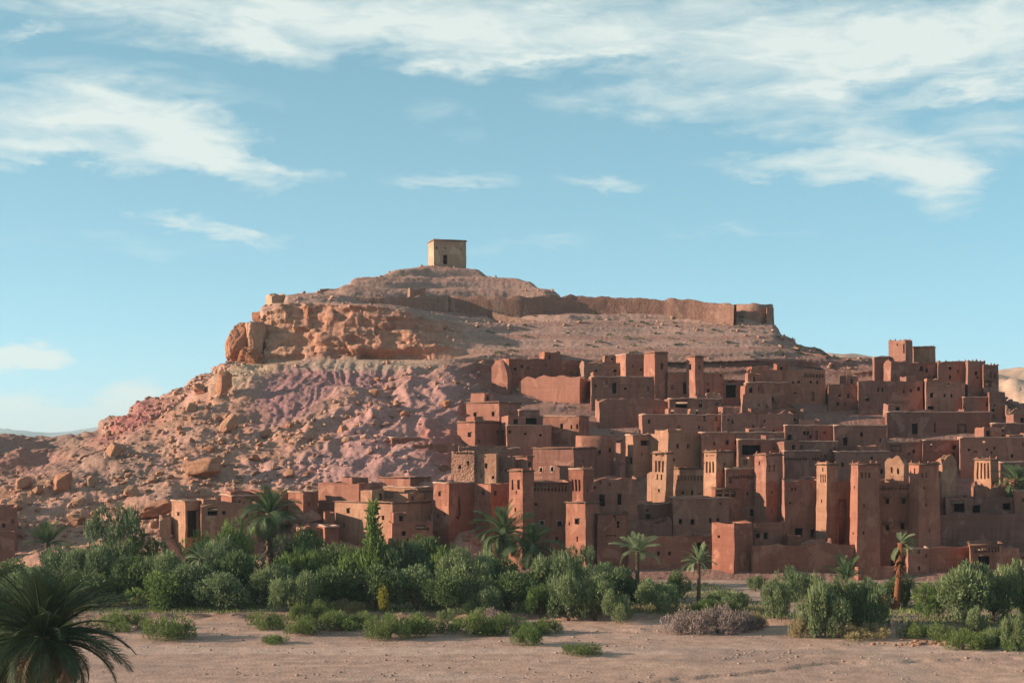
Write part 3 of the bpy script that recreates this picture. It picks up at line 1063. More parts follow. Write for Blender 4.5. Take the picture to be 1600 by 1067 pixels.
def far_ridge(name, pts, Y, depth, color, seed, amp, ncol=260):
    cpx = [p[0] for p in pts]
    pxs = np.linspace(cpx[0], cpx[-1], ncol)
    cy = np.interp(pxs, cpx, [p[1] for p in pts])
    nr = 60
    Vs, Cs = [], []
    for j in range(nr):
        f = j / (nr - 1)
        Yj = Y - depth * (1 - f)
        zc = (HY - cy) / FOC * Y
        z = -18 + (zc + 18) * (f ** 1.15)
        Vs.append(np.stack([(pxs - HX) / FOC * Yj, np.full(ncol, Yj), z], 1))
    v = np.concatenate(Vs)
    f = np.repeat(np.arange(nr) / (nr - 1), ncol)
    sc = 1.0 / depth
    nz = ridged(v * np.array([sc * 5, sc * 2, 0]) + seed, 5)
    v[:, 2] += nz * amp * np.sin(np.clip(f, 0, 1) * math.pi) + 0.12 * amp * fbm(v * sc * 24 + seed, 3) * f
    back = v[-ncol:].copy()
    back[:, 1] += depth
    back[:, 2] = -25
    v = np.concatenate([v, back])
    c = np.tile(np.array([color]), (len(v), 1)) * (1 + 0.2 * np.clip(fbm(v * sc * 8, 3), -1, 1))[:, None]
    me = mesh_np(name, v, grid_quads(nr + 1, ncol), None, True, c)
    return tag(link(name, me, MAT['far']), kind='structure')


MAT['far'] = rock_material('far_slope', True, bscale=0.05)
far_ridge('hills', [(1080, 640), (1200, 580), (1250, 562), (1295, 551), (1350, 556), (1400, 560), (1480, 568), (1540, 582), (1565, 578), (1590, 574), (1640, 572), (1760, 580), (1900, 592), (2300, 650)],
          900, 420, (0.45, 0.28, 0.20), 3, 9)
far_ridge('mountains', [(-1500, 640), (-700, 655), (-300, 664), (-60, 668), (0, 670), (40, 673), (75, 680), (105, 675), (135, 670), (170, 664), (260, 668), (420, 676), (700, 684)],
          9000, 2600, (0.19, 0.165, 0.155), 8, 22)
far_ridge('plain', [(-1600, 691), (-500, 690.5), (0, 690), (200, 689.5), (500, 691), (800, 692)], 3000, 1700, (0.30, 0.19, 0.14), 18, 3)
# ------------------------------------------------------------------ buildings of rammed earth
# Each is set out from its nearest corner: the photograph column of that corner, of the two
# side corners, its top and foot, and its depth; the plan (width, depth, turn) is solved in metres.


def solve_plan(xl, xc, xr, Y, a, q, D, W):
    Cx = (xc - HX) / FOC * Y
    kl, kr = (xl - HX) / FOC, (xr - HX) / FOC

    def wd(ang):
        ca, sa = math.cos(ang), math.sin(ang)
        w = (kr * Y - Cx) / (ca - kr * sa) if ca - kr * sa > 0.05 else 99
        d = (Cx - kl * Y) / (sa + kl * ca) if sa + kl * ca > 0.04 else 99
        return w, d
    if a is None:
        if xl >= xc:
            a = 16.0
        elif xr <= xc:
            a = 74.0
        else:
            best = None
            for t in range(6, 85):
                w, d = wd(R(t))
                if w < 80 and d < 80:
                    e = abs(math.log(max(d, .01) / max(w * q, .01)))
                    if best is None or e < best[0]:
                        best = (e, t)
            a = best[1] if best else 30.0
    w, d = wd(R(a))
    if xl >= xc or d > 60:
        d = D
    if xr <= xc or w > 60:
        w = W
    return R(a), w, d


def lines(length, cuts, step):
    pts = sorted(set([0.0, length] + [c for c in cuts if 0 < c < length]))
    out = []
    for a, b in zip(pts[:-1], pts[1:]):
        n = max(1, int(round((b - a) / step)))
        out += [a + (b - a) * i / n for i in range(n)]
    out.append(length)
    # drop slivers
    res = [out[0]]
    for x in out[1:]:
        if x - res[-1] > 0.02:
            res.append(x)
    res[-1] = length
    return res


class Shell:
    """the walls of one block, with its openings really cut and recessed"""

    def __init__(self, w, d, h, taper, ruin, seed, rough=0.045, shear=0.0):
        self.w, self.d, self.h, self.taper, self.ruin, self.seed, self.rough, self.shear = w, d, h, taper, ruin, seed, rough, shear
        self.V, self.Q = [], []
        self.raw = []

    def face_map(self, face):
        w, d = self.w, self.d
        if face == 'R':
            return lambda s, t, dep: (s, dep, t), w
        if face == 'L':
            return lambda s, t, dep: (dep, d - s, t), d        # s from the far end to the near corner
        if face == 'B':
            return lambda s, t, dep: (w - s, d - dep, t), w
        return lambda s, t, dep: (w - dep, s, t), d            # 'E'

    def add_face(self, face, ops, step):
        fm, ln = self.face_map(face)
        ss = lines(ln, [o[0] for o in ops] + [o[1] for o in ops], step)
        ts = lines(self.h, [o[2] for o in ops] + [o[3] for o in ops], step)
        idx = {}
        base = len(self.raw)
        for j, t in enumerate(ts):
            for i, s in enumerate(ss):
                self.raw.append(fm(s, t, 0.0))
        n = len(ss)
        for j in range(len(ts) - 1):
            for i in range(n - 1):
                sm, tm = (ss[i] + ss[i + 1]) / 2, (ts[j] + ts[j + 1]) / 2
                if any(o[0] < sm < o[1] and o[2] < tm < o[3] for o in ops):
                    continue
                a = base + j * n + i
                self.Q.append((a, a + 1, a + n + 1, a + n))
        for o in ops:
            s0, s1, t0, t1, dep = o[:5]
            for (p, q_) in (((s0, t0), (s1, t0)), ((s1, t0), (s1, t1)), ((s1, t1), (s0, t1)), ((s0, t1), (s0, t0))):
                b = len(self.raw)
                self.raw += [fm(p[0], p[1], 0.0), fm(q_[0], q_[1], 0.0), fm(q_[0], q_[1], dep), fm(p[0], p[1], dep)]
                self.Q.append((b, b + 3, b + 2, b + 1))
        return ss

    def rim(self, th, step):
        """top of the parapet and its inner face"""
        w, d, h = self.w, self.d, self.h
        xs, ys = lines(w, [], step), lines(d, [], step)
        loop = [(x, 0) for x in xs[:-1]] + [(w, y) for y in ys[:-1]] + [(x, d) for x in xs[::-1][:-1]] + [(0, y) for y in ys[::-1][:-1]]
        n = len(loop)
        th = min(th, 0.3 * w, 0.3 * d)
        b = len(self.raw)
        for x, y in loop:
            self.raw.append((x, y, h))
        for x, y in loop:
            self.raw.append((th + x * (1 - 2 * th / w), th + y * (1 - 2 * th / d), h - 0.02))
        for x, y in loop:
            self.raw.append((th + x * (1 - 2 * th / w), th + y * (1 - 2 * th / d), h - 0.55))
        for r in range(2):
            for i in range(n):
                j = (i + 1) % n
                self.Q.append((b + r * n + i, b + r * n + j, b + (r + 1) * n + j, b + (r + 1) * n + i))

    def shape(self, p, org, ca, sa):
        p = np.array(p, dtype=float)
        w, d, h = self.w, self.d, self.h
        f = np.clip(p[:, 2] / h, 0, 1)
        k = self.taper * f
        q = p.copy()
        q[:, 0] = w / 2 + (p[:, 0] - w / 2) * (1 - k * min(1.0, 3.0 / w) )
        q[:, 1] = d / 2 + (p[:, 1] - d / 2) * (1 - k * min(1.0, 3.0 / d) )
        q[:, 0] += self.shear * q[:, 1]
        wp = np.stack([org[0] + ca * q[:, 0] - sa * q[:, 1], org[1] + sa * q[:, 0] + ca * q[:, 1], org[2] + q[:, 2]], 1)
        for ax in range(3):
            q[:, ax] += self.rough * (1.2 * pnoise(wp * 0.22 + ax * 7.7) + fbm(wp * 0.55 + ax * 31.7, 2) + 0.5 * pnoise(wp * 1.9 + ax * 11.1))
        if self.ruin:
            e = fbm(wp * np.array([0.5, 0.5, 0.0]) + 5.5, 3) - 0.15
            cn = (np.abs(p[:, 0] / w - 0.5) * 2) ** 6 * (np.abs(p[:, 1] / d - 0.5) * 2) ** 6
            if self.ruin > 0.3:
                q[:, 2] -= f ** 6 * 0.8 * self.ruin * cn
            q[:, 2] += np.clip(f, 0, 1) ** 6 * self.ruin * np.clip(e, -1.2, 0.5)
        return q

    def build(self, name, org, ca, sa):
        return mesh_np(name, self.shape(self.raw, org, ca, sa), self.Q, None, True)


def merlon_mesh():
    m = MB()
    m.box(-.22, .22, -.22, .22, 0, .22, .01, .01)
    m.box(-.15, .15, -.15, .15, .222, .42, .02, .02)
    m.box(-.08, .08, -.08, .08, .422, .62, .03, .03)
    return m.mesh('merlon')


MERLON = merlon_mesh()
BCOUNT = 0


def block(name, label, xl, xc, xr, yt, yb, mat='brown', Y=None, a=None, q=1.0, D=5.0, W=5.0, ops=(), frieze=(), taper=0.015, ruin=0.2,
          merlons=0, cornice=0.0, cat='house', group=None, root=None, foot=2.5, beams=None, step=0.7, roofmat='reed', rough=0.07, wallname='wall', cap=True, rooms=True):
    """one block of building. ops: (kind, px, py, width px, height px); frieze: (x0, x1, py, height px, count, kind)"""
    global BCOUNT
    BCOUNT += 1
    Y = gdepth(yb) if Y is None else Y
    if a is not None and a < 12 and xc > 690:
        a += 3
    if root is None and yb < 735 and a is not None and a < 20 and xc > 900:
        a = 7.0
    a, w, d = solve_plan(xl, xc, xr, Y, a, q, D, W)
    shear = 0.0
    if xc - xl <= 8 and a < R(30) and D > 1.6 and d < D:
        # the plan is not square: sides skewed along the sightline to hide their sunlit left faces
        kl_ = (xl - HX) / FOC
        cx0 = (xc - HX) / FOC * Y
        d = D
        shear = (kl_ * math.cos(a) + math.sin(a) - (cx0 - kl_ * Y) / D) / (math.cos(a) - kl_ * math.sin(a))
        shear = max(-0.2, min(0.5, shear))
    w, d = max(w, 0.45), max(d, 0.45)
    ca, sa = math.cos(a), math.sin(a)
    c = P(xc, yb, Y)
    zt = (HY - yt) / FOC * Y
    foot += 3.5 if (foot >= 2 and xc > 690) else 0.5 * (foot >= 2)
    zb = c.z - foot
    h = zt - zb
    org = np.array([c.x, c.y, zb])
    sh = Shell(w, d, h, taper, ruin, BCOUNT, rough, shear)
    faces = {'L': [], 'R': []}
    allops = list(ops)
    for x0, x1, py, hp, n, kind in frieze:
        for i in range(n):
            allops.append((kind, x0 + (x1 - x0) * (i + 0.5) / n, py, (x1 - x0) / n * 0.58, hp))
    if cat == 'house' and xr - xc > 22 and len(allops) < 3:
        rg_ = random.Random(BCOUNT * 5)
        for _ in range(int((xr - xc) / 16)):
            allops.append((rg_.choice('wwwns'), rg_.uniform(xc + 5, xr - 5), yt + 8 + rg_.random() * max(4, min(yb - yt, 40) - 14), rg_.uniform(2.5, 4.5), rg_.uniform(3.5, 7)))
    for op in allops:
        kind, px, py, wp, hp = op[:5]
        k = (px - HX) / FOC
        if px < xc:
            den = sa + k * ca
            if abs(den) < 0.03:
                continue
            s = (c.x - k * Y) / den
            Yp = Y + s * ca
            m = Yp / FOC
            ww = wp * m / max(0.35, den)
            fc, ln, sc = 'L', d, d - s
        else:
            s = (k * Y - c.x) / (ca - k * sa)
            Yp = Y + s * sa
            m = Yp / FOC
            ww = wp * m / max(0.35, ca - k * sa)
            fc, ln, sc = 'R', w, s
        tc = (HY - py) / FOC * Yp - zb
        hh = hp * m
        s0, s1 = sc - ww / 2, sc + ww / 2
        t0, t1 = tc - hh / 2, tc + hh / 2
        if s0 < 0.1 or s1 > ln - 0.1 or t1 > h - 0.12 or s1 - s0 < 0.06:
            s0, s1 = max(s0, 0.12), min(s1, ln - 0.12)
            t1 = min(t1, h - 0.15)
            if s1 - s0 < 0.12 or t1 - t0 < 0.12:
                continue
        if kind == 'd':
            t0 = max(t0, 0.2)
        if any(s0 < o[1] + .03 and s1 > o[0] - .03 and t0 < o[3] + .03 and t1 > o[2] - .03 for o in faces[fc]):
            continue
        dep = {'w': 0.34, 'd': 0.5, 'n': 0.24, 'x': 0.45, 'f': 0.28, 'h': 0.34, 'a': 1.2, 'o': 1.4, 's': 0.22}[kind]
        dep = min(dep, 0.4 * (d if fc == 'R' else w))
        faces[fc].append((s0, s1, t0, t1, dep, kind))
    sh.add_face('R', faces['R'], step)
    sh.add_face('L', faces['L'], step)
    sh.add_face('B', [], step * 2)
    sh.add_face('E', [], step * 2)
    sh.rim(0.38, step)
    me = sh.build(wallname, org, ca, sa)
    if root is None:
        root_o = link(name, None)
        root_o.empty_display_size = 0.5
        root_o.location = org
        root_o.rotation_euler = (0, 0, a)
        tag(root_o, label, cat, group, 'thing')
        wall = link(wallname, me, MAT[mat], root_o)
        holder = root_o
        sub = False
    else:
        wall = link(name, me, MAT[mat], root)
        loc = Vector(org) - root.location
        wall.location = loc
        wall.rotation_euler = (0, 0, a)
        holder = wall
        root_o = wall
        sub = True
    # roof
    th = min(0.38, 0.3 * w, 0.3 * d)
    if cap and w > 1.2 and d > 1.2:
        kx, ky = taper * min(1, 3 / w), taper * min(1, 3 / d)
        x0, y0 = th * 0.6 + kx * w / 2, th * 0.6 + ky * d / 2
        m = MB()
        m.box(x0, w - x0, y0, d - y0, h - 0.75 - 0.3 * ruin, h - 0.42 - 0.5 * ruin)
        m.v = [(x + shear * y, y, z) for x, y, z in m.v]
        link('roof', m.mesh('roof'), MAT[roofmat], holder)

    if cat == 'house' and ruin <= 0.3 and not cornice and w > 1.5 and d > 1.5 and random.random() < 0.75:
        # added pale ring: skylight on dusty parapet tops put into its colour
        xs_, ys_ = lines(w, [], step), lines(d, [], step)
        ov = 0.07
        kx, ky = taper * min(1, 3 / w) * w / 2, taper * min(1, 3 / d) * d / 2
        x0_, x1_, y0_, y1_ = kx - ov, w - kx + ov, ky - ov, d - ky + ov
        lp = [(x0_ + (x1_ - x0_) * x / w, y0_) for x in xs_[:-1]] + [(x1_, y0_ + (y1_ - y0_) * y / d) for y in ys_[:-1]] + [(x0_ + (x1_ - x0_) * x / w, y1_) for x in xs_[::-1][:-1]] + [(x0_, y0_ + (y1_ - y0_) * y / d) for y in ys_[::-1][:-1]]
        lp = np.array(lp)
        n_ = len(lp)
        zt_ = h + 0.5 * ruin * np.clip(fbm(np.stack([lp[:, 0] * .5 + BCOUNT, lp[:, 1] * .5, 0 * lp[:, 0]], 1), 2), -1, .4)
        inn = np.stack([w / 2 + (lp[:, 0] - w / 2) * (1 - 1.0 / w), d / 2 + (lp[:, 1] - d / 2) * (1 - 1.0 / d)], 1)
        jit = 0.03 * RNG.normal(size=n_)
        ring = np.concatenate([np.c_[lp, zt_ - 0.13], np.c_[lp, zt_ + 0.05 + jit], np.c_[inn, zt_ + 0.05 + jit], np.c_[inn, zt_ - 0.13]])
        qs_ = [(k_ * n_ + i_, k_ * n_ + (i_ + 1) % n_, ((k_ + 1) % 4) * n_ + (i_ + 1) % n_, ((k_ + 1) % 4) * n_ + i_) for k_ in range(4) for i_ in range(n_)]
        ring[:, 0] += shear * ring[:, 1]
        link('lit_rim', mesh_np('lit_rim', ring, qs_), MAT['lit_rim'], holder)
    if cat == 'house' and root is None and rooms and w > 4.5 and d > 3.0:
        # upper rooms and stair heads standing on the roof
        x_ = 0.3
        while x_ < w - 2.2:
            rw = random.uniform(1.6, 3.4)
            if random.random() < 0.55 and x_ + rw < w - 0.2:
                rh = random.uniform(0.5, 1.5)
                rd = random.uniform(1.5, min(3.0, d - 0.6))
                y_ = random.uniform(0.35, max(0.4, d - rd - 0.3))
                s2 = Shell(rw, rd, rh + 0.7, 0.03, 0.25, BCOUNT, 0.06)
                o2 = []
                if rh > 0.9 and rw > 1.8:
                    ww_ = random.uniform(0.3, 0.7)
                    sx = random.uniform(0.3, rw - ww_ - 0.3)
                    o2 = [(sx, sx + ww_, 0.85, 0.85 + min(0.75, rh - 0.35), 0.3)]
                s2.add_face('R', o2, 0.7)
                s2.add_face('L', [], 0.7)
                s2.add_face('B', [], 1.2)
                s2.add_face('E', [], 0.7)
                s2.rim(0.3, 0.7)
                ro = link('upper_room', s2.build('upper_room', org + np.array([x_ + shear * y_, y_, h]), ca, sa), MAT[mat], holder)
                ro.location = (x_ + shear * y_, y_, h - 0.7)
                mm_ = MB()
                mm_.box(0.15, rw - 0.15, 0.15, rd - 0.15, rh + 0.2, rh + 0.5)
                link('roof', mm_.mesh('roof'), MAT[roofmat], ro)
                for q_ in o2:
                    mm_ = MB()
                    mm_.box(q_[0] - .02, q_[1] + .02, 0.28, 0.4, q_[2] - .02, q_[3] + .02)
                    link('window', mm_.mesh('window'), MAT['wood_gloom'], ro)
            x_ += rw + random.uniform(0.0, 2.0)

    def fm(fc, s, t, dep):
        p = sh.face_map(fc)[0](s, t, dep)
        k = taper * min(1.0, max(t / h, 0))
        yy = d / 2 + (p[1] - d / 2) * (1 - k * min(1, 3 / d))
        return Vector((w / 2 + (p[0] - w / 2) * (1 - k * min(1, 3 / w)) + shear * yy, yy, p[2]))

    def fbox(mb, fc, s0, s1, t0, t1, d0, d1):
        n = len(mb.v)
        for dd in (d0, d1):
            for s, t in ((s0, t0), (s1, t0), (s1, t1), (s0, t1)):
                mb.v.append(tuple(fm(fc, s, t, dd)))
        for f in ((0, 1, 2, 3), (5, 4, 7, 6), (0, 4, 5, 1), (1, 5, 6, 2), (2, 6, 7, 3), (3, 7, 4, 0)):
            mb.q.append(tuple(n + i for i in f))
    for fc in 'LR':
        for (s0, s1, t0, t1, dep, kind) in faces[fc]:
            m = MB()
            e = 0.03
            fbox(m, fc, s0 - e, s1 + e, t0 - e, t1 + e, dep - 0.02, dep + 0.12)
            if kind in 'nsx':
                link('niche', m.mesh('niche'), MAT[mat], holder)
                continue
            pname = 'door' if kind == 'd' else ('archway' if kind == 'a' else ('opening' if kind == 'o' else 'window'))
            win = link(pname, m.mesh(pname), MAT['wood_gloom'], holder)  # back panel of the recess, its dark interior painted on
            fr = MB()
            if kind == 'f':
                b = 0.13
                fbox(fr, fc, s0 - b, s0 + .01, t0 - b, t1 + b, -0.04, 0.1)
                fbox(fr, fc, s1 - .01, s1 + b, t0 - b, t1 + b, -0.043, 0.1)
                fbox(fr, fc, s0 + .011, s1 - .011, t1 - .01, t1 + b, -0.038, 0.1)
                fbox(fr, fc, s0 + .011, s1 - .011, t0 - b, t0 + .01, -0.038, 0.1)
                link('window_frame', fr.mesh('window_frame'), MAT['frame'], win if not sub else holder)
            elif kind == 'h':
                fbox(fr, fc, s0 - .3, s1 + .3, t1 + .12, t1 + .30, -0.35, 0.1)
                link('window_hood', fr.mesh('window_hood'), MAT['beam'], win if not sub else holder)
            elif kind in 'wd' and (s1 - s0) > 0.5:
                fbox(fr, fc, s0 - .10, s1 + .10, t1 - 0.02, t1 + .09, -0.035, 0.12)
                link('lintel', fr.mesh('lintel'), MAT['beam'], win if not sub else holder)
            elif kind == 'a':
                # curved head of the archway: two spandrels filled flush with the wall
                r = (s1 - s0) / 2
                cx_, cz = (s0 + s1) / 2, t1 - r
                n0 = 10
                for side in (0, 1):
                    for i in range(n0):
                        a0, a1 = math.pi / 2 * i / n0, math.pi / 2 * (i + 1) / n0
                        sg = -1 if side == 0 else 1
                        p0 = (cx_ + sg * r * math.cos(a0), cz + r * math.sin(a0))
                        p1 = (cx_ + sg * r * math.cos(a1), cz + r * math.sin(a1))
                        edge = cx_ + sg * r * 1.03
                        fr.quad(fm(fc, p0[0], p0[1], .02), fm(fc, p1[0], p1[1], .02), fm(fc, p1[0], t1 + .02, .02), fm(fc, p0[0], t1 + .02, .02))
                        fr.quad(fm(fc, p0[0], p0[1], .02), fm(fc, p1[0], p1[1], .02), fm(fc, p1[0], p1[1], .8), fm(fc, p0[0], p0[1], .8))
                link('arch_head', fr.mesh('arch_head'), MAT[mat], win if not sub else holder)
    if cornice:
        m = MB()
        k = taper
        kx, ky = k * min(1, 3 / w) * w / 2, k * min(1, 3 / d) * d / 2
        z0 = h - cornice
        m.box(kx - .14, w - kx + .14, ky - .14, ky + .12, z0, z0 + .17)
        m.box(kx - .14, w - kx + .14, d - ky - .12, d - ky + .14, z0, z0 + .17)
        m.box(kx - .143, kx + .12, ky + .121, d - ky - .121, z0 + .003, z0 + .173)
        m.box(w - kx - .12, w - kx + .143, ky + .121, d - ky - .121, z0 + .003, z0 + .173)
        m.v = [(x + shear * y, y, z) for x, y, z in m.v]
        link('cornice', m.mesh('cornice'), MAT['beam'], holder)
    if merlons:
        k = taper
        kx, ky = k * min(1, 3 / w) * w / 2 + .2, k * min(1, 3 / d) * d / 2 + .2
        spots = [(kx, ky), (w - kx, ky), (kx, d - ky), (w - kx, d - ky)]
        if merlons > 1:
            for i in range(1, merlons):
                f = i / merlons
                spots += [(kx + (w - 2 * kx) * f, ky), (kx, ky + (d - 2 * ky) * f)]
        for (x, y) in spots:
            mo = link('merlon', MERLON, MAT[mat], holder)
            sc = random.uniform(0.55, 0.85)
            mo.scale = (sc, sc, random.uniform(0.4, 0.85))
            mo.location = (x + shear * y, y, h - 0.12 - 0.2 * ruin)
            mo.rotation_euler = (random.uniform(-.08, .08), random.uniform(-.08, .08), random.uniform(-.1, .1))
    if beams:
        fc, px0, px1, py, n = beams
        for i in range(n):
            pxb = px0 + (px1 - px0) * (i + .5) / n
            k = (pxb - HX) / FOC
            if fc == 'L':
                s = d - (c.x - k * Y) / (sa + k * ca)
                Yp = Y + (d - s) * ca
            else:
                s = (k * Y - c.x) / (ca - k * sa)
                Yp = Y + s * sa
            t = (HY - py) / FOC * Yp - zb
            m = MB()
            fbox(m, fc, s - .09, s + .09, t - .08, t + .08, -.35, .1)
            link('roof_beam', m.mesh('roof_beam'), MAT['beam'], holder)
    return root_o


def kasbah(name, label, px, py, Y):
    o = link(name, None)
    o.location = P(px, py, Y)
    tag(o, label, 'kasbah')
    return o


# ---- the fortified granary and walls on the summit
g = block('granary', 'square plastered granary standing alone on the summit of the hill', 669, 677.5, 729, 373, 419, 'tan', Y=297, a=16, D=6.5, taper=0.02, ruin=0.05,
          ops=[('d', 695.5, 406, 6.5, 14), ('w', 682, 387.5, 2.2, 4), ('s', 721, 389, 2, 3), ('s', 696, 388, 2, 3)], foot=3, cornice=0.35, cat='granary')
block('fort_tower', 'broken square corner tower at the left end of the summit ramparts', 415, 424.5, 447, 457, 482, 'tan', Y=267, a=30, D=3, ruin=0.5, foot=2.5, cat='tower')
block('ruin_wall', 'short low remnant of wall on the skyline right of the broken corner tower', 500, 500, 528, 451, 459, 'fort', Y=279, a=10, D=1.2, ruin=0.3, cat='wall')


def rampart(name, label, pts, thick, mat, ruin=0.6, cat='wall', steps=True):
    """a wall that follows the ground: points of (px, top py, foot py, Y)"""
    n = 4
    px = np.concatenate([np.linspace(pts[i][0], pts[i + 1][0], max(2, int(abs(pts[i + 1][0] - pts[i][0]) / 5)), endpoint=False) for i in range(len(pts) - 1)] + [[pts[-1][0]]])
    xs = [p[0] for p in pts]
    top, foot, YY = (np.interp(px, xs, [p[k] for p in pts]) for k in (1, 2, 3))
    nc = len(px)
    x = (px - HX) / FOC * YY
    zt = (HY - top) / FOC * YY
    zf = (HY - foot) / FOC * YY - 2.0
    tx, ty = np.gradient(x), np.gradient(YY)
    ln = np.hypot(tx, ty)
    nx, ny = ty / ln, -tx / ln                                # towards the camera
    nrows = 9
    rows = []
    for j in range(nrows):
        f = j / (nrows - 1)
        o = 0.35 * (1 - f)
        rows.append(np.stack([x + nx * o, YY + ny * o, zf + (zt - zf) * f], 1))
    rows.append(np.stack([x - nx * thick, YY - ny * thick, zt + 0], 1))
    rows.append(np.stack([x - nx * thick, YY - ny * thick, zf], 1))
    v = np.concatenate(rows)
    e = fbm(np.stack([x * 0.5, YY * 0.5, 0 * x], 1), 3)
    for j in (nrows - 1, nrows):
        v[j * nc:(j + 1) * nc, 2] += ruin * np.clip(e, -1, 0.4) - 0.12 * ruin
    v += 0.10 * np.stack([fbm(v * 0.8 + k * 9, 2) for k in range(3)], 1)
    me = mesh_np(name, v, grid_quads(nrows + 2, nc), None, True)
    o = link(name, me, MAT[mat])
    return tag(o, label, cat, None, 'thing')


rampart('rampart', 'long dark stone rampart running along the skyline to the round end bastion',
        [(700, 462, 500, 276.9), (760, 462, 506, 276.4), (815, 463, 506, 276.4), (850, 462, 498, 277.4), (890, 461, 493, 278.4), (950, 464, 492, 278.4), (1000, 466, 493, 277.9), (1040, 468, 495, 277.4), (1050, 465, 495, 276.9), (1075, 467, 497, 276.4), (1100, 472, 500, 275.4), (1120, 473, 502, 274.4), (1147, 475, 505, 272.4)], 1.0, 'fort', 0.4)
rampart('rampart', 'stretch of dark rampart crossing the slope below the summit granary',
        [(553, 463, 479, 271.4), (600, 463, 483, 271.9), (640, 462, 489, 272.9), (668, 462, 497, 274.4), (700, 461, 500, 276.4)], 0.9, 'fort', 0.5)
block('wall_stub', 'small square stub of masonry on the rampart below the granary', 637, 640, 665, 449, 465, 'fort', Y=276, a=12, D=2, ruin=0.25, cat='ruin')
rampart('terrace_wall', 'low broken retaining wall slanting down the upper slope above the village',
        [(770, 487, 497, 275), (820, 499, 507, 273), (880, 508, 517, 271), (920, 518, 527, 269), (960, 525, 531, 267)], 0.6, 'fort', 0.5)
rampart('terrace_wall', 'long low retaining wall below the end bastion',
        [(985, 528, 534, 265.5), (1050, 531, 539, 264.5), (1120, 536, 545, 263), (1190, 540, 549, 261.5), (1250, 549, 557, 259.5), (1290, 556, 563, 258)], 0.6, 'fort', 0.5)
block('fort_tower', 'squat square ruin on the slope below the long rampart', 899, 902, 920, 511, 526, 'fort', Y=268.5, a=15, D=3, ruin=0.4, cat='ruin')


def bastion():
    Y = 275.0
    c = P(1176, 500, Y + 4)
    zt, zb = (HY - 474.5) / FOC * Y, (HY - 520) / FOC * Y - 2
    n, m = 40, 10
    vs = []
    for j in range(m):
        f = j / (m - 1)
        r = 4.35 - 0.55 * f
        for i in range(n):
            an = 2 * math.pi * i / n
            rx = r * (1 + 0.03 * math.sin(an * 3))
            vs.append((rx * math.cos(an), rx * math.sin(an), (zt - zb) * f))
    for i in range(n):
        an = 2 * math.pi * i / n
        vs.append((3.1 * math.cos(an), 3.1 * math.sin(an), zt - zb - 0.1))
    for i in range(n):
        vs.append((0, 0, zt - zb - 0.5))
    v = np.array(vs)
    e = pnoise(v * 0.6 + 3)
    v[(m - 1) * n:(m + 1) * n, 2] += 0.35 * e[(m - 1) * n:(m + 1) * n]
    v += 0.09 * np.stack([fbm(v * 0.8 + k * 9, 2) for k in range(3)], 1)
    q = []
    for j in range(m + 1):
        for i in range(n):
            q.append((j * n + i, j * n + (i + 1) % n, (j + 1) * n + (i + 1) % n, (j + 1) * n + i))
    o = link('bastion', mesh_np('bastion', v, q, None, True), MAT['fort'])
    o.location = (c.x, c.y, zb)
    tag(o, 'round tapering stone bastion at the right end of the long rampart', 'bastion')
    block('bastion_annex', 'thick slanting wall end that flanks the round bastion', 1192, 1196, 1212, 480, 519, 'fort', Y=273, a=20, D=5, taper=0.35, ruin=0.2, foot=2, cat='wall')


bastion()
# ------------------------------------------------------------------ lower left houses
block('mud_house', 'small plain mud house cut off by the left picture edge', -60, -30, 27, 792, 860, 'brown', Y=186, a=18, D=6, ops=[])
block('yard_wall', 'low mud yard wall in front of the house at the left edge', -60, -40, 23, 831, 870, 'dull', Y=183, a=14, D=1, cat='wall')
h = block('porch_house', 'sunlit mud house with a square dark porch opening, standing at the foot of the scree', 267, 289, 330, 782, 846, 'ochre', Y=187, q=0.9,
          ops=[('w', 278, 803, 4, 5), ('d', 301, 818, 17, 42)])
block('porch_house_wing', 'right wing of the porch house with a broken parapet and an open loft', 312, 314, 402, 788, 850, 'ochre', Y=185.5, a=24, D=5,
      ops=[('o', 332, 799, 15, 12), ('w', 350, 800, 5, 6)], ruin=0.35)
block('garden_wall', 'low crumbling wall left of the porch house', 248, 249, 267, 807, 840, 'ochre', Y=188, a=16, D=1, ruin=0.8, cat='wall')
block('mud_house', 'long low red house behind the shaggy palm at the left', 345, 362, 420, 774, 815, 'red', Y=192, a=24, D=6)
block('mud_house', 'flat house with pale roof edge right behind the shaggy palm', 375, 440, 452, 766, 810, 'red', Y=195, a=62, W=6, beams=('L', 382, 436, 771, 6))
block('mud_house', 'small house with a sunlit side and dark red front between palm and big block', 450, 474, 497, 768, 815, 'red', Y=193, q=1.0)
block('mud_house', 'broad plain block with a wide sunlit side above the mound of rubble', 497, 561, 598, 755, 830, 'brown', Y=193.5, q=1.6, ops=[('w', 586, 790, 4, 6)])
block('mud_house', 'upper house with thin overhanging roof left of the tall front houses', 591, 641, 672, 744, 790, 'brown', Y=201, q=1.4, cornice=0.3)
block('mud_house', 'wide sunlit house front just below the thin-roofed upper house', 585, 652, 677, 761, 800, 'ochre', Y=197.5, q=2.2, ops=[('w', 661, 780, 6, 6)], beams=('R', 653, 675, 767, 7))
block('mud_house', 'house with three small windows and a flat overhanging roof behind the spire tree', 523, 613, 674, 784, 860, 'ochre', Y=187.5, q=1.3,
      ops=[('w', 544, 798, 5, 8), ('w', 537, 820, 4, 7), ('w', 598, 809, 4, 7), ('w', 619, 809, 5, 6)], cornice=0.25)
block('mud_house', 'low terrace house with a wide dark opening right of the spire tree', 605, 612, 676, 816, 865, 'red', Y=184, a=14, D=5,
      ops=[('o', 657, 823, 16, 8), ('w', 631, 833, 6, 7)], ruin=0.25)
block('garden_wall', 'ruined low wall below the mound of rubble, left of the spire tree', 455, 470, 507, 822, 865, 'brown', Y=184, a=18, D=2, ruin=0.7, cat='wall')
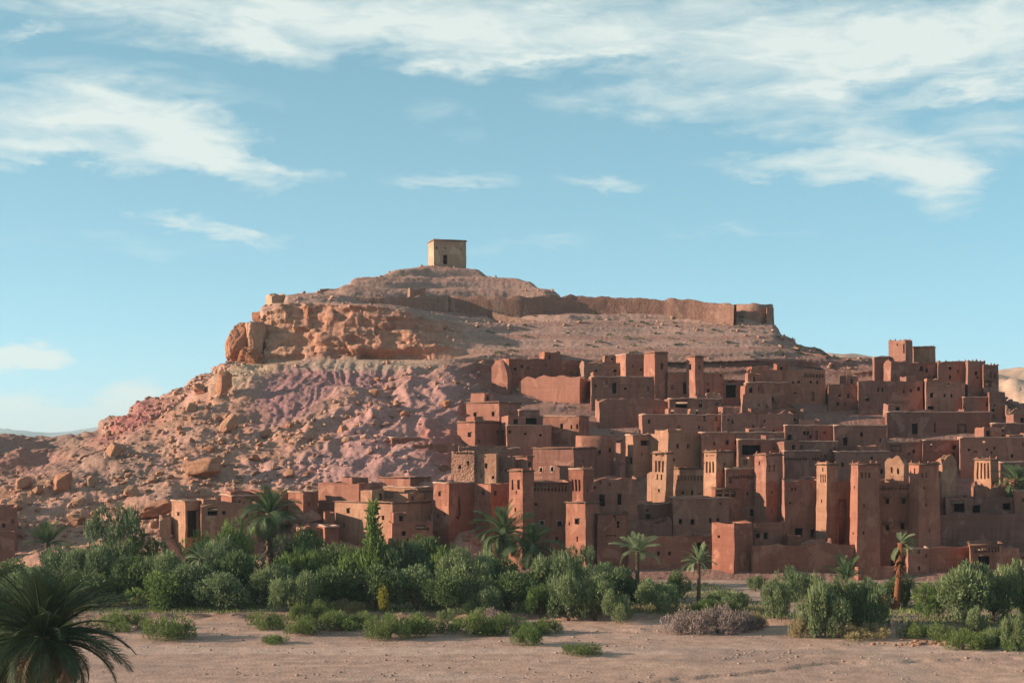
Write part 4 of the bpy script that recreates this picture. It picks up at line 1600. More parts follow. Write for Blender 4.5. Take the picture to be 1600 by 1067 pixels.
block('outbuilding', 'small dark red outbuilding beside the ruined low wall', 498, 507, 530, 822, 868, 'red', Y=183.5, a=20, D=4)
block('outbuilding', 'narrow dark red hut below the broad plain block', 505, 508, 523, 800, 830, 'red', Y=190, a=16, D=3)
boulder(478, 815, 60, 26, 'pale mound of rubble in front of the broad plain block', 'boulder3', 2, sink=0.3, fwd=3, name='rubble_mound')
block('shepherd_hut', 'tiny hut with one tall dark doorway alone on the pink slope', 604, 612, 657, 683, 708, 'red', Y=216.5, a=18, D=4, ops=[('d', 619, 695, 6, 15)], ruin=0.25)
block('ruin_wall', 'roofless ruin with a pale broken rim left of the patched stone house', 663, 684, 706, 726, 756, 'stone', Y=209, a=30, D=4, ruin=0.7, cat='ruin')
block('retaining_wall', 'plain dark red retaining wall between the tiny hut and the patched stone house', 640, 645, 716, 694, 728, 'red', Y=214, a=10, D=2, ruin=0.3, cat='wall')
# ------------------------------------------------------------------ tall front houses, middle left
block('tower_house', 'tall narrow front house, leftmost of the tall row, with small windows', 676, 701, 742, 754, 875, 'red', Y=189, q=0.7, taper=0.05,
      ops=[('w', 686, 771, 4, 7), ('w', 684, 806, 4, 6), ('w', 694, 803, 2.5, 7), ('w', 716, 808, 4, 5), ('s', 718, 790, 3, 30)])
block('tower_house', 'tall front house with four small windows, second of the tall row', 741, 767, 799, 756, 875, 'red', Y=189.5, q=0.8, taper=0.05,
      ops=[('w', 755, 770, 4.5, 7), ('w', 754, 808, 4.5, 6), ('w', 774, 770, 4, 8)])
block('stone_house', 'rough stone house with a pale roof edge behind the leftmost tall house', 705, 741, 745, 705, 770, 'stone', Y=203, a=66, W=6, ops=[('w', 718, 729, 4, 6), ('w', 731, 724, 3.5, 7)], beams=('L', 708, 738, 707, 6))
block('stone_house', 'patched house with pale plaster between rough stone fronts', 741, 775, 779, 709, 770, 'ochre', Y=202.5, a=68, W=6, ops=[('w', 759, 727, 4, 8), ('w', 770, 746, 4, 5), ('s', 752, 742, 3, 8)])
block('stone_house', 'rough stone house with overhanging roof left of the small chimney-like block', 776, 797, 806, 713, 770, 'stone', Y=203, a=60, W=5, ops=[('w', 797, 727, 3, 7), ('w', 790, 735, 3, 5)])
block('mud_house', 'small square house directly behind the decorated left tower of the front kasbah', 803, 824, 833, 711, 765, 'brown', Y=204, q=1.6, ops=[('w', 827.5, 725.5, 4.5, 7)], cornice=0.25)
block('mud_house', 'broad smooth-walled house with two pale-framed windows above the front kasbah', 832, 896, 932, 698, 765, 'dull', Y=206, a=64, W=8,
      ops=[('f', 845.5, 734, 4.5, 7), ('f', 863, 733, 4.5, 7), ('s', 912, 720, 2, 4)], cornice=0.3)
block('retaining_wall', 'long low rubble wall above the patched stone houses', 716, 717, 815, 697, 720, 'stone', Y=210, a=10, D=2, ruin=0.4, cat='wall', cap=False)
block('mud_house', 'low house with three tiny windows high left in the village, beside the pink slope', 728, 780, 814, 627, 664, 'pink', Y=229, a=60, W=6, ops=[('w', 742, 648, 5, 7), ('w', 770, 647, 5, 7), ('w', 795, 653, 5, 6)], cornice=0.25)
block('mud_house', 'house with one square window on its sunlit end below the low three-windowed house', 714, 742, 792, 657, 702, 'pink', Y=220, q=0.6, ops=[('w', 733, 679, 6, 7), ('w', 749, 690, 2.5, 5), ('w', 778, 676, 4, 5)], cornice=0.3)
block('mud_house', 'flat house front with two dot-like windows right of the pink slope houses', 785, 792, 862, 664, 702, 'pink', Y=219.5, a=20, D=6, ops=[('w', 821, 677, 4, 4), ('w', 844, 679, 4, 4), ('w', 797, 675, 4, 5)])
block('mud_house', 'house with three windows under the eroded terraces in mid village', 842, 905, 920, 649, 690, 'brown', Y=224, a=66, W=7, ops=[('w', 878, 666, 5, 8), ('w', 902, 666, 3.5, 7), ('w', 893, 667, 3, 7), ('s', 856, 672, 5, 16)])
link_ = block('mud_house', 'dark hollow room with a pale ledge between the pink slope houses', 808, 811, 843, 640, 668, 'dull', Y=226, a=14, D=5, ops=[('o', 826, 658, 26, 9)])


def round_house():
    Y = 214.0
    c = P(929, 725, Y + 3)
    zt, zb = (HY - 680.5) / FOC * Y, (HY - 735) / FOC * Y - 2
    n, m = 48, 12
    vs, q = [], []
    for j in range(m):
        f = j / (m - 1)
        r = 2.85 - 0.12 * f
        for i in range(n):
            an = 2 * math.pi * i / n
            sq = 1.0 / max(abs(math.cos(an)), abs(math.sin(an))) ** 0.35
            vs.append((r * sq * math.cos(an), r * sq * math.sin(an), (zt - zb) * f))
    for k, (rr, dz) in enumerate(((2.35, -.03), (2.35, -.5), (0.01, -.5))):
        for i in range(n):
            an = 2 * math.pi * i / n
            vs.append((rr * math.cos(an), rr * math.sin(an), zt - zb + dz))
    v = np.array(vs)
    v += 0.05 * np.stack([fbm(v * 0.8 + k * 9, 2) for k in range(3)], 1)
    for j in range(m + 2):
        for i in range(n):
            q.append((j * n + i, j * n + (i + 1) % n, (j + 1) * n + (i + 1) % n, (j + 1) * n + i))
    o = link('round_house', None)
    o.location = (c.x, c.y, zb)
    tag(o, 'house with a rounded sunlit corner and pale rim in mid village', 'house')
    link('wall', mesh_np('wall', v, q, None, True), MAT['brown'], o)
    for an, t in ((-78, 0.62), (-48, 0.66)):
        w = MB()
        w.box(-.17, .17, -.1, .1, 0, .65)
        wo = link('window', w.mesh('window'), MAT['wood_gloom'], o)
        sq = 1.0 / max(abs(math.cos(R(an))), abs(math.sin(R(an)))) ** 0.35
        wo.location = (2.74 * sq * math.cos(R(an)), 2.74 * sq * math.sin(R(an)), (zt - zb) * t)
        wo.rotation_euler = (0, 0, R(an + 90))


round_house()

# ------------------------------------------------------------------ front kasbah (left)
K1 = kasbah('kasbah', 'front kasbah with a pair of decorated towers rising behind the twin palms', 870, 890, 182)
T = dict(root=K1, cat=None)
block('curtain_wall', None, 812, 815, 890, 753, 890, 'red', Y=184.5, a=7, D=8, taper=0.03, root=K1,
      ops=[('w', 837, 788, 4, 4), ('f', 846.5, 817, 6, 7), ('f', 874.5, 818, 7, 9), ('w', 870, 841, 3.5, 5), ('s', 853, 805, 2, 3)], frieze=[(822, 887, 763, 9, 12, 'x')], cornice=0.25)
block('tower', None, 793, 817, 836, 733, 890, 'red', Y=181.5, q=1.0, taper=0.11, root=K1, merlons=1, cornice=0.3,
      ops=[('n', 799.5, 757, 4, 15), ('n', 810, 757, 5, 15), ('w', 805, 769, 2.2, 5), ('w', 805, 796, 2.2, 7), ('w', 820, 781, 2, 6)])
block('tower', None, 883.5, 915, 937, 784, 893, 'red', Y=180, q=1.0, taper=0.03, root=K1, cornice=0.2, ruin=0.3,
      ops=[('w', 901, 815, 7.5, 9.5), ('w', 902, 842, 2.5, 8), ('w', 889, 818, 2, 5)])
block('upper_tower', None, 888.5, 912, 928, 732, 790, 'red', Y=181.2, q=1.0, taper=0.02, root=K1, merlons=1, foot=0.3, ruin=0.25,
      ops=[('n', 895, 758, 3.2, 18), ('n', 900.5, 758, 3.2, 18), ('n', 906, 758, 3.2, 18), ('w', 919, 765, 2, 6)])
block('wing', None, 924, 926, 996, 747, 810, 'brown', Y=185, a=20, D=8, taper=0.01, root=K1, foot=8, ops=[('w', 941, 782, 8, 18), ('w', 968, 780, 6, 17), ('s', 930, 758, 3, 5), ('s', 938, 752, 3, 5), ('s', 952, 755, 3, 5)], ruin=0.35)
block('low_wing', None, 930, 933, 981, 802, 893, 'red', Y=181, a=20, D=5, taper=0.02, root=K1, ops=[('w', 960, 809, 4, 7), ('s', 955, 837, 18, 2)], cornice=0.15)

# ------------------------------------------------------------------ second kasbah, with sunlit towers
K2 = kasbah('kasbah', 'middle kasbah with sunlit decorated towers above the arched front wall', 1110, 815, 194)
block('tower', None, 1018, 1041, 1052, 706, 800, 'ochre', Y=196, q=1.1, taper=0.05, root=K2, merlons=1, cornice=0.25,
      ops=[('n', 1024.5, 729, 3.4, 17), ('n', 1030, 729, 3.4, 17), ('n', 1035.5, 729, 3.4, 17), ('n', 1027, 745, 2.4, 9), ('n', 1034, 745, 2.4, 9), ('w', 1030, 766, 3, 6), ('s', 1030, 712, 14, 2.5)])
block('annex', None, 1011, 1018, 1030, 737, 800, 'ochre', Y=197.5, a=42, D=3, root=K2, ruin=0.4)
block('curtain_wall', None, 1052, 1101, 1104, 730, 800, 'ochre', Y=197, a=56, W=6, taper=0.02, root=K2,
      ops=[('w', 1066, 770, 3.5, 5), ('w', 1081, 770, 3.5, 7), ('w', 1093, 771, 2.5, 3)], frieze=[(1057, 1099, 746, 8, 8, 'x')], cornice=0.25, merlons=4)
block('tower', None, 1099, 1119, 1146, 704, 800, 'ochre', Y=194.5, q=0.8, taper=0.05, root=K2, merlons=1, cornice=0.25,
      ops=[('n', 1104, 730, 3, 17), ('n', 1109, 730, 3, 17), ('n', 1114, 730, 3, 17), ('s', 1109, 712, 13, 2.5), ('s', 1132, 730, 4, 15)])
block('porch', None, 1112, 1117, 1154, 762, 800, 'red', Y=191, a=20, D=4, root=K2, ops=[('o', 1124, 771, 8, 9), ('o', 1136, 771, 7, 9), ('o', 1146, 771, 7, 9)], cornice=0.2)
block('great_wall', None, 1128, 1134, 1200, 732, 840, 'brown', Y=192.5, a=18, D=9, taper=0.02, root=K2,
      ops=[('w', 1175, 801, 6, 11), ('w', 1168, 771, 2.6, 6), ('n', 1141, 750, 4, 10), ('w', 1148, 806, 5, 6)], frieze=[(1144, 1193, 745, 5, 12, 'x')])
block('tower', None, 1175, 1196.5, 1227, 708, 845, 'brown', Y=191, q=0.9, taper=0.17, root=K2, merlons=1, cornice=0.3,
      ops=[('w', 1184, 724, 2.4, 6), ('s', 1203, 732, 4, 10), ('s', 1211, 732, 4, 10), ('w', 1208, 770, 2.4, 4), ('w', 1207, 800, 2, 5)])
block('turret', None, 1155, 1171, 1177, 715, 745, 'ochre', Y=195, q=1.4, root=K2, foot=1, ruin=0.3, ops=[('n', 1163, 722, 2.6, 8), ('n', 1167, 722, 2.6, 8)])
block('front_block', None, 1045, 1051, 1141, 778, 850, 'brown', Y=189, a=14, D=6, taper=0.02, root=K2,
      ops=[('w', 1062, 815, 5, 8), ('w', 1081, 815, 6, 9), ('w', 1110, 814, 4, 8), ('w', 1122, 814, 4, 7), ('s', 1125, 788, 3, 4)])
block('side_block', None, 984, 988, 1050, 787, 850, 'dull', Y=190.5, a=16, D=6, root=K2, ops=[('w', 1013, 807, 7, 6), ('w', 1042, 814, 5, 9)], ruin=0.3)
block('front_wall', 'long front wall with a dark arched gateway and two small square windows', 950, 982, 1113, 838, 922, 'red', Y=181.5, a=11, D=6, taper=0.03,
      ops=[('a', 1096, 862, 22, 30), ('w', 1029, 864, 5.5, 6.5), ('w', 1047, 864, 5.5, 6.5)], ruin=0.3, cat='wall')
block('stepped_wall', 'wall with small triangular vents between the front kasbah and the arched front wall', 972, 978, 1050, 813, 850, 'dull', Y=186, a=14, D=3, ruin=0.5, cat='wall', ops=[('s', 987, 811, 6, 4), ('s', 1000, 810, 6, 4)], foot=4)
block('gate_block', 'square ochre gate block with a tall plain corner beside the arched gateway', 1112, 1147, 1177, 817, 915, 'red', Y=178.5, q=1.0, taper=0.03, ruin=0.25, ops=[('w', 1123, 838, 4, 4)], cat='gatehouse')  # red instead of ochre: shade of the trees put into its colour
block('yard_wall', 'yard wall with two dim openings right of the ochre gate block', 1176, 1179, 1229, 817, 862, 'red', Y=184, a=14, D=4, ruin=0.5, ops=[('w', 1184, 834, 8, 9), ('w', 1197, 837, 6, 10)], cat='wall')
block('front_wall', 'low plain front wall running from the ochre gate block to the right kasbah', 1174, 1176, 1335, 852, 918, 'red', Y=178.8, a=10, D=1.2, ruin=0.25, cat='wall')
block('step_block', 'stepped buttress block behind the low plain front wall', 1228, 1231, 1252, 836, 862, 'red', Y=183, a=14, D=3, ruin=0.2, cat='wall')
block('low_wall', 'low ruined ledge in front of the dark tall house', 1250, 1253, 1300, 845, 862, 'dull', Y=182, a=10, D=2, ruin=0.5, cat='wall')
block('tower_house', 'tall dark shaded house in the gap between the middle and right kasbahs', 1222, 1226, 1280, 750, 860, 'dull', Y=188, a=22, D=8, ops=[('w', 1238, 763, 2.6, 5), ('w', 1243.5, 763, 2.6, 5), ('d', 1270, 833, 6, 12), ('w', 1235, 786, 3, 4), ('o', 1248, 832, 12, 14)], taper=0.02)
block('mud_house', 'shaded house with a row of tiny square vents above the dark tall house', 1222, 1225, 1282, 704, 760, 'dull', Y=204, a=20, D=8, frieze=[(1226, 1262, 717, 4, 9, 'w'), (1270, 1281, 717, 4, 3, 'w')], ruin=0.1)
block('lean_to', 'low roof with a pale rim left of the right kasbah', 1245, 1250, 1278, 746, 775, 'dull', Y=198, a=14, D=4, ruin=0.05, cat='shed')

# ------------------------------------------------------------------ right kasbah
K3 = kasbah('kasbah', 'great right kasbah with four tapering towers and hooded windows', 1400, 886, 182)
block('tower', None, 1274, 1291, 1311, 723, 870, 'ochre', Y=186.5, q=0.8, taper=0.10, root=K3, merlons=1, cornice=0.3,
      ops=[('n', 1281, 748, 2.2, 13), ('n', 1284.6, 748, 2.2, 13), ('n', 1288, 748, 2.2, 13), ('w', 1283, 783, 1.8, 5), ('n', 1284, 734, 2, 6)])
block('side_wall', None, 1298, 1306, 1330, 752, 870, 'red', Y=187.5, a=40, D=3, W=7, root=K3, ruin=0.3, ops=[('n', 1302, 765, 2, 6), ('n', 1316, 815, 12, 70), ('w', 1303, 796, 1.6, 4)])
block('tower', None, 1325, 1338, 1378, 723, 892, 'red', Y=181, q=0.75, taper=0.19, root=K3, merlons=1, cornice=0.25,
      ops=[('w', 1350, 790, 2.4, 5), ('w', 1349, 832, 3, 5), ('s', 1345, 742, 4, 8), ('s', 1352, 742, 4, 8), ('s', 1359, 742, 4, 8), ('w', 1332, 760, 1.5, 5), ('w', 1331, 832, 2, 4)])
block('great_wall', None, 1362, 1366, 1440, 752, 892, 'red', Y=183, a=17, D=9, taper=0.01, root=K3,
      ops=[('h', 1387, 783, 5.5, 8), ('h', 1412, 783.5, 5.5, 8), ('h', 1386.5, 824, 6, 9), ('h', 1410, 822, 6, 9), ('s', 1399, 762, 4, 4), ('d', 1398, 872, 11, 24)], frieze=[(1371, 1429, 761, 7, 12, 'x')])
block('tower', None, 1416, 1435, 1472, 723, 892, 'red', Y=182, q=0.75, taper=0.19, root=K3, merlons=1, cornice=0.25,
      ops=[('w', 1445, 762, 2.5, 4), ('w', 1448, 788, 2.5, 4), ('w', 1454, 828, 2, 6), ('n', 1426, 735, 2.5, 8), ('s', 1441, 742, 4, 8), ('s', 1448, 742, 4, 8)])
block('ruined_tower', None, 1383, 1412, 1418, 716, 765, 'ochre', Y=189, q=1.2, root=K3, ruin=1.0, foot=4, ops=[('n', 1393, 735, 3, 10), ('w', 1403, 738, 3.5, 9)])
block('ruined_tower', 'crumbling sunlit stump with one square hole right of the great right kasbah', 1459, 1472, 1495, 717, 768, 'ochre', Y=191, q=0.7, ruin=1.2, foot=4, ops=[('w', 1464, 727, 5, 8), ('n', 1468, 742, 2.5, 12)], cat='ruin')
block('turret', 'lone sunlit turret with four tall slots near the right edge', 1522, 1548, 1561, 716, 775, 'ochre', Y=198, q=1.3, taper=0.03, merlons=1, cornice=0.25,
      ops=[('n', 1527.5, 735, 2.8, 26), ('n', 1533, 735, 2.8, 26), ('n', 1538.5, 735, 2.8, 26), ('n', 1544, 735, 2.8, 26)], cat='turret')
block('ruin_wall', 'crumbled earth wall at the foot of the lone turret', 1520, 1524, 1578, 752, 785, 'brown', Y=195, a=16, D=4, ruin=1.6, cat='ruin')
block('ruin_house', 'roofless ruin with a dark open room behind the long right-hand wall', 1470, 1478, 1520, 776, 815, 'dull', Y=190, a=12, D=5, ruin=0.4, ops=[('o', 1496, 791, 22, 18)], cat='ruin')
block('ruin_house', 'hollow ruin with a tall dark gap between crumbling stump and right kasbah', 1462, 1465, 1496, 748, 790, 'dull', Y=192, a=14, D=4, ruin=0.7, ops=[('o', 1468, 760, 11, 22), ('n', 1486, 760, 4, 14)], cat='ruin')
block('ruin_house', 'ruined vaulted rooms left of the picture edge behind the long right-hand wall', 1512, 1516, 1585, 776, 815, 'dull', Y=192, a=10, D=5, ruin=0.5, ops=[('o', 1524, 794, 14, 13), ('o', 1572, 790, 12, 12)], cat='ruin')
boulder(1551, 803, 24, 26, 'rounded earthen dome among the ruins behind the long right-hand wall', 'boulder2', 6, sink=0.15, fwd=3, name='earth_dome')
block('mud_house', 'red plastered house cut by the right picture edge, under the palm', 1580, 1584, 1680, 766, 815, 'red', Y=193, a=10, D=6, ruin=0.2)
block('long_wall', 'long high shaded wall running off the right picture edge', 1460, 1463, 1690, 804, 880, 'dull', Y=186.5, a=9, D=1.5, ruin=0.12, cat='wall', foot=4)
block('mud_house', 'small front house with two tiny windows right of the tall leaning palm', 1414, 1418, 1452, 857, 915, 'red', Y=178.5, a=16, D=4, taper=0.03, ops=[('w', 1435, 863, 3.5, 6), ('w', 1435, 888, 3, 6)])
block('garden_wall', 'plain wall between the small front house and the doorway house', 1448, 1451, 1520, 855, 915, 'red', Y=180, a=16, D=1.5, ruin=0.12, cat='wall')
block('doorway_house', 'front house with one dark doorway under a row of niches at the right', 1512, 1516, 1567, 850, 920, 'brown', Y=178, a=12, D=5, ops=[('d', 1537, 883, 17, 30)], frieze=[(1522, 1563, 858, 8, 8, 'x')], cornice=0.15)
block('garden_wall', 'narrow plain wall right of the doorway house', 1563, 1566, 1593, 857, 920, 'red', Y=179, a=10, D=2, ruin=0.15, cat='wall')
block('outbuilding', 'low shed with a dark slot at the right picture edge', 1586, 1589, 1670, 867, 922, 'dull', Y=180, a=10, D=4, ops=[('o', 1596, 872, 10, 4)], cat='shed')
block('low_wall', 'low mud wall in front of the great right kasbah', 1335, 1340, 1416, 886, 930, 'red', Y=176.5, a=12, D=1.0, ruin=0.15, cat='wall')
block('gate_post', 'short stubby mud pillar beside the sandy path', 1190, 1193, 1199, 903, 930, 'ochre', Y=169, q=1.0, W=0.8, D=0.8, ruin=0.1, foot=0.6, cat='post', cap=False)
block('mud_bank', 'low red remnant of mud wall between bushes by the sandy path', 1214, 1240, 1250, 938, 952, 'red', Y=153, a=60, W=2, ruin=0.8, foot=1.0, cat='wall', cap=False)

# ------------------------------------------------------------------ middle rows
block('mud_house', 'house with a sunlit stub of wall and dark upper room in mid village', 977, 989, 1016, 679, 722, 'ochre', Y=213, q=0.5, ruin=0.3, ops=[('o', 1008, 691, 14, 9), ('w', 985, 720, 5, 10)])
block('mud_house', 'house with a bright end wall and two windows above the middle kasbah', 1010, 1044, 1095, 676, 725, 'ochre', Y=211.5, q=0.8, ops=[('w', 1059, 697, 4, 7), ('w', 1076, 697, 4, 7), ('w', 1053, 718, 3, 5), ('d', 1097, 714, 5, 12)])
block('cistern', 'round dark blue-grey water tank standing between houses in mid village', 962, 969, 977, 692, 708, 'dull', Y=212.5, q=1, D=2, W=2, ruin=0.0, cat='tank')
block('mud_house', 'long house front with a pale roof rim right of the bright end wall', 1091, 1096, 1225, 675, 725, 'brown', Y=213, a=16, D=8, ops=[('w', 1136, 692, 4.5, 7), ('w', 1150, 692, 4.5, 7), ('o', 1152, 709, 7, 9), ('w', 1116, 692, 3, 5)])
block('mud_house', 'shaded house with a deep dark recess left of the row of tiny vents', 1150, 1154, 1226, 686, 735, 'dull', Y=208, a=16, D=6, ops=[('o', 1174, 702, 28, 16)], ruin=0.2)
block('mud_house', 'terrace house with smooth pale left part and two windows at its right end', 998, 1003, 1129, 647, 690, 'brown', Y=222, a=14, D=7, ops=[('w', 1100.5, 654, 3.5, 7), ('w', 1119.5, 654, 4, 6)])
block('terrace_house', 'open terrace room with a dark void and thin posts below the upper towers', 1043, 1046, 1128, 622, 660, 'dull', Y=228, a=14, D=6, ops=[('o', 1065, 631, 18, 12), ('w', 1095, 631, 5, 9)], ruin=0.3)
block('stair_wall', 'stepped pale stair parapet right of the upper tower houses', 1100, 1103, 1128, 612, 640, 'ochre', Y=231.5, a=14, D=1, ruin=0.8, cat='wall')
block('terrace_wall', 'long eroded earth terrace below the long upper wall', 930, 936, 1045, 622, 640, 'dull', Y=233, a=10, D=3, ruin=0.9, cat='wall', cap=False)
block('mud_house', 'shaded plain house front right of the two-windowed terrace house', 1124, 1128, 1240, 644, 680, 'dull', Y=222, a=14, D=8, ops=[('w', 1133, 645, 4, 3)], ruin=0.4)
# ------------------------------------------------------------------ upper rows
block('long_wall', 'long plain shaded wall, topmost at the left of the upper village', 768, 795, 912, 560, 602, 'red', Y=250, a=22, D=4, ruin=0.1, cat='house')
block('ruin_wall', 'sunlit ochre ruin wall below the topmost long wall', 811, 906, 925, 588, 618, 'pink', Y=242, a=66, W=4, ruin=0.6, cat='ruin', cap=False)
block('ruin_wall', 'broken sunlit wedge of wall at the upper left corner of the village', 768, 793, 800, 561, 605, 'pink', Y=246, a=60, W=3, ruin=1.6, cat='ruin', cap=False)
block('mud_house', 'long upper house front with one tall dark doorway left of the upper towers', 920, 924, 1022, 588, 622, 'brown', Y=240, a=14, D=7, ops=[('d', 960, 606, 6, 16), ('w', 977, 607, 4, 4)])
block('mud_house', 'stone ruin and house behind the long upper house front', 905, 912, 978, 563, 600, 'stone', Y=248, a=14, D=6, ruin=0.8, ops=[('w', 961, 578, 5, 5)])
block('mud_house', 'upper house with a sunlit corner attached left of the square upper tower', 962, 978, 1010, 553, 596, 'brown', Y=247, a=26, D=6, ruin=0.15, ops=[('w', 1006, 582, 3, 4)])
block('tower', 'square upper tower with one dark window, left of the two upper towers', 1006, 1023, 1044, 549, 620, 'pink', Y=241, q=0.9, taper=0.03, cornice=0.3, ops=[('w', 1034.5, 572.5, 4.5, 8)], cat='tower')
block('tower', 'slim upper tower with one window on each face, right of the two upper towers', 1072, 1086, 1100, 555, 622, 'pink', Y=240.5, q=1.0, taper=0.03, cornice=0.3, ops=[('w', 1078, 573.5, 4, 9), ('w', 1093, 574, 2.5, 6)], cat='tower')
block('mud_house', 'house with a dark doorway filling the gap between the two upper towers', 1040, 1043, 1084, 581, 622, 'red', Y=242, a=14, D=6, ops=[('d', 1071, 606, 7, 18)])
block('mud_house', 'small house attached right of the slim upper tower', 1096, 1099, 1131, 582, 624, 'red', Y=242.5, a=14, D=6, ops=[('w', 1126, 587, 2.5, 4)])
block('arched_house', 'shaded house with a dark doorway in an arched recess at the top of the village', 1127, 1131, 1178, 592, 630, 'dull', Y=243, a=14, D=7, ops=[('a', 1142, 606, 16, 30), ('n', 1161, 610, 6, 9)], ruin=0.5)
block('long_house', 'long upper house with four square holes and a pale roof rim', 1167, 1173, 1290, 577, 640, 'red', Y=240, a=16, D=8, ops=[('w', 1239.5, 597, 3, 4), ('w', 1248, 596.5, 4, 4), ('w', 1267, 597, 3, 4), ('w', 1277, 597, 3, 5), ('n', 1270, 619, 5, 15), ('w', 1242, 613, 4, 2.5)], frieze=[(1256, 1288, 587, 6, 7, 'x')])
block('mud_house', 'stepped house in front of the long upper house, with a pale ledge', 1162, 1166, 1232, 597, 650, 'red', Y=236.5, a=14, D=5, ruin=0.12)
block('mud_house', 'low front part of the stepped house, with two dot windows', 1157, 1161, 1206, 615, 665, 'pink', Y=233, a=14, D=5, ops=[('w', 1186, 633, 3, 2.5), ('w', 1198, 633, 3, 2.5)])
block('ruin_house', 'half-collapsed house with a wide shadowy arch in the upper right village', 1200, 1204, 1256, 640, 672, 'dull', Y=228, a=12, D=6, ruin=0.6, ops=[('a', 1226, 660, 40, 30)], cat='ruin')
block('mud_house', 'shaded house with a T-shaped dark niche in the upper right village', 1222, 1226, 1310, 664, 700, 'dull', Y=219.5, a=14, D=7, ops=[('w', 1257, 674, 4, 8), ('n', 1276, 680, 4, 14)], ruin=0.3)
block('mud_house', 'house front with a pale ledge directly above the row of tiny square vents', 1221, 1224, 1310, 689, 720, 'dull', Y=212, a=14, D=7, ops=[('w', 1229, 700, 6, 7)], ruin=0.12)
block('mud_house', 'plain block with one dark doorway and a cross-shaped mark of shadow', 1300, 1304, 1386, 664, 712, 'dull', Y=216, a=16, D=8, ops=[('d', 1320.5, 689, 6.5, 13), ('w', 1347, 679, 4, 7), ('w', 1376, 688, 2.5, 6)], ruin=0.1)
block('mud_house', 'low wall-like house below the plain block with the dark doorway', 1300, 1304, 1390, 705, 745, 'dull', Y=209, a=12, D=6, ruin=0.2)
block('mud_house', 'small plain house high on the slope between long upper house and castle', 1290, 1294, 1345, 600, 640, 'dull', Y=240, a=14, D=6, ruin=0.4, ops=[('w', 1312, 618, 4, 4)])
block('mud_house', 'broad castle-side house with six small windows', 1336, 1341, 1442, 595, 650, 'dull', Y=238, a=14, D=9, ops=[('w', 1372, 609, 2.5, 7), ('w', 1378.5, 609, 2.5, 7), ('w', 1355, 624, 6, 5), ('w', 1412, 611, 2.5, 5), ('w', 1424, 610, 3, 5), ('w', 1436, 608, 4, 6)], ruin=0.12)
block('mud_house', 'castle-side house with four little windows on a pale front', 1440, 1447, 1508, 596, 650, 'brown', Y=236.5, a=14, D=9, ops=[('w', 1455.5, 617, 5, 7), ('w', 1476, 617, 3, 5), ('w', 1487, 618, 3, 5), ('w', 1482, 600, 4, 4), ('o', 1454, 637, 9, 5)], ruin=0.12)
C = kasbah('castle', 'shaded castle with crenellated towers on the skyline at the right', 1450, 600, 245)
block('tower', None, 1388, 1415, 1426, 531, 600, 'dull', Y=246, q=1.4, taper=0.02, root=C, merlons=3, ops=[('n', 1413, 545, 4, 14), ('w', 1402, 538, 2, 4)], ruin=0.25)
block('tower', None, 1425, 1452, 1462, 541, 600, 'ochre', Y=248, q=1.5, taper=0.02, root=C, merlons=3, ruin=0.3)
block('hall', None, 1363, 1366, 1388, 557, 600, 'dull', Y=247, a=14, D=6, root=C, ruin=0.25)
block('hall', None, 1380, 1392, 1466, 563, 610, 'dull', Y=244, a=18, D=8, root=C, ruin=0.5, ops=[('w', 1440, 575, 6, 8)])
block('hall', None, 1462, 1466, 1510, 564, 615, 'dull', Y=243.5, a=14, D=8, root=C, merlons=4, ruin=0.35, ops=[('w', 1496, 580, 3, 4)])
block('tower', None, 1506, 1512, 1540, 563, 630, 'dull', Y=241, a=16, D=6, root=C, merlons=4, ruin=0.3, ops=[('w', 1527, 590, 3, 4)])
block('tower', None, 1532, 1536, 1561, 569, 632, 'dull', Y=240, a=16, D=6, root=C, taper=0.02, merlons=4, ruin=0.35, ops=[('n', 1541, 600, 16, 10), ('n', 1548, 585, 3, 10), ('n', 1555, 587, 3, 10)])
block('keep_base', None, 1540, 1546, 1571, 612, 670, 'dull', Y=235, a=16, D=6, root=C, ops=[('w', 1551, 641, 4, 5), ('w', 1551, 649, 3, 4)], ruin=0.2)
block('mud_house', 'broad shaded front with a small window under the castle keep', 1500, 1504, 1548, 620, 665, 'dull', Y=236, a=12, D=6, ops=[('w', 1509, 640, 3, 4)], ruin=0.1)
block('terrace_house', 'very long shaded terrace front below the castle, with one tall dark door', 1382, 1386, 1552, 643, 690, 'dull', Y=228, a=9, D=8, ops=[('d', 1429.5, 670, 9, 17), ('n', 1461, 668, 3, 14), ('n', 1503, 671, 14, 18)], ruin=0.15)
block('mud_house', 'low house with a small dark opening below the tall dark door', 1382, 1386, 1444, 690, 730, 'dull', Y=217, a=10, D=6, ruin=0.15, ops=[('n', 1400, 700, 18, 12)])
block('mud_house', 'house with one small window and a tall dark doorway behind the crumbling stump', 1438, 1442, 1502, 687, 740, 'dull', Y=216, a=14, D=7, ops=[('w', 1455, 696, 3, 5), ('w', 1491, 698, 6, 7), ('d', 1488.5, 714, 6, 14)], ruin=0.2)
block('mud_house', 'broad weathered front behind the lone turret', 1496, 1500, 1680, 683, 745, 'brown', Y=213, a=8, D=8, ruin=0.25, ops=[('w', 1554, 700, 3, 4), ('n', 1524, 706, 5, 4)])
block('mud_house', 'low house with pale roof rims near the right picture edge', 1546, 1550, 1680, 661, 700, 'dull', Y=224, a=8, D=7, ruin=0.12)
block('mud_house', 'lower flat house with a ledge at the right picture edge behind the palm', 1558, 1562, 1690, 722, 765, 'dull', Y=203, a=8, D=7, ruin=0.15)
block('ruin_wall', 'dark rocky remains of a wall on the skyline right of the castle', 1568, 1572, 1680, 634, 670, 'stone', Y=234, a=10, D=3, ruin=1.8, cat='ruin', cap=False)
# ------------------------------------------------------------------ vegetation


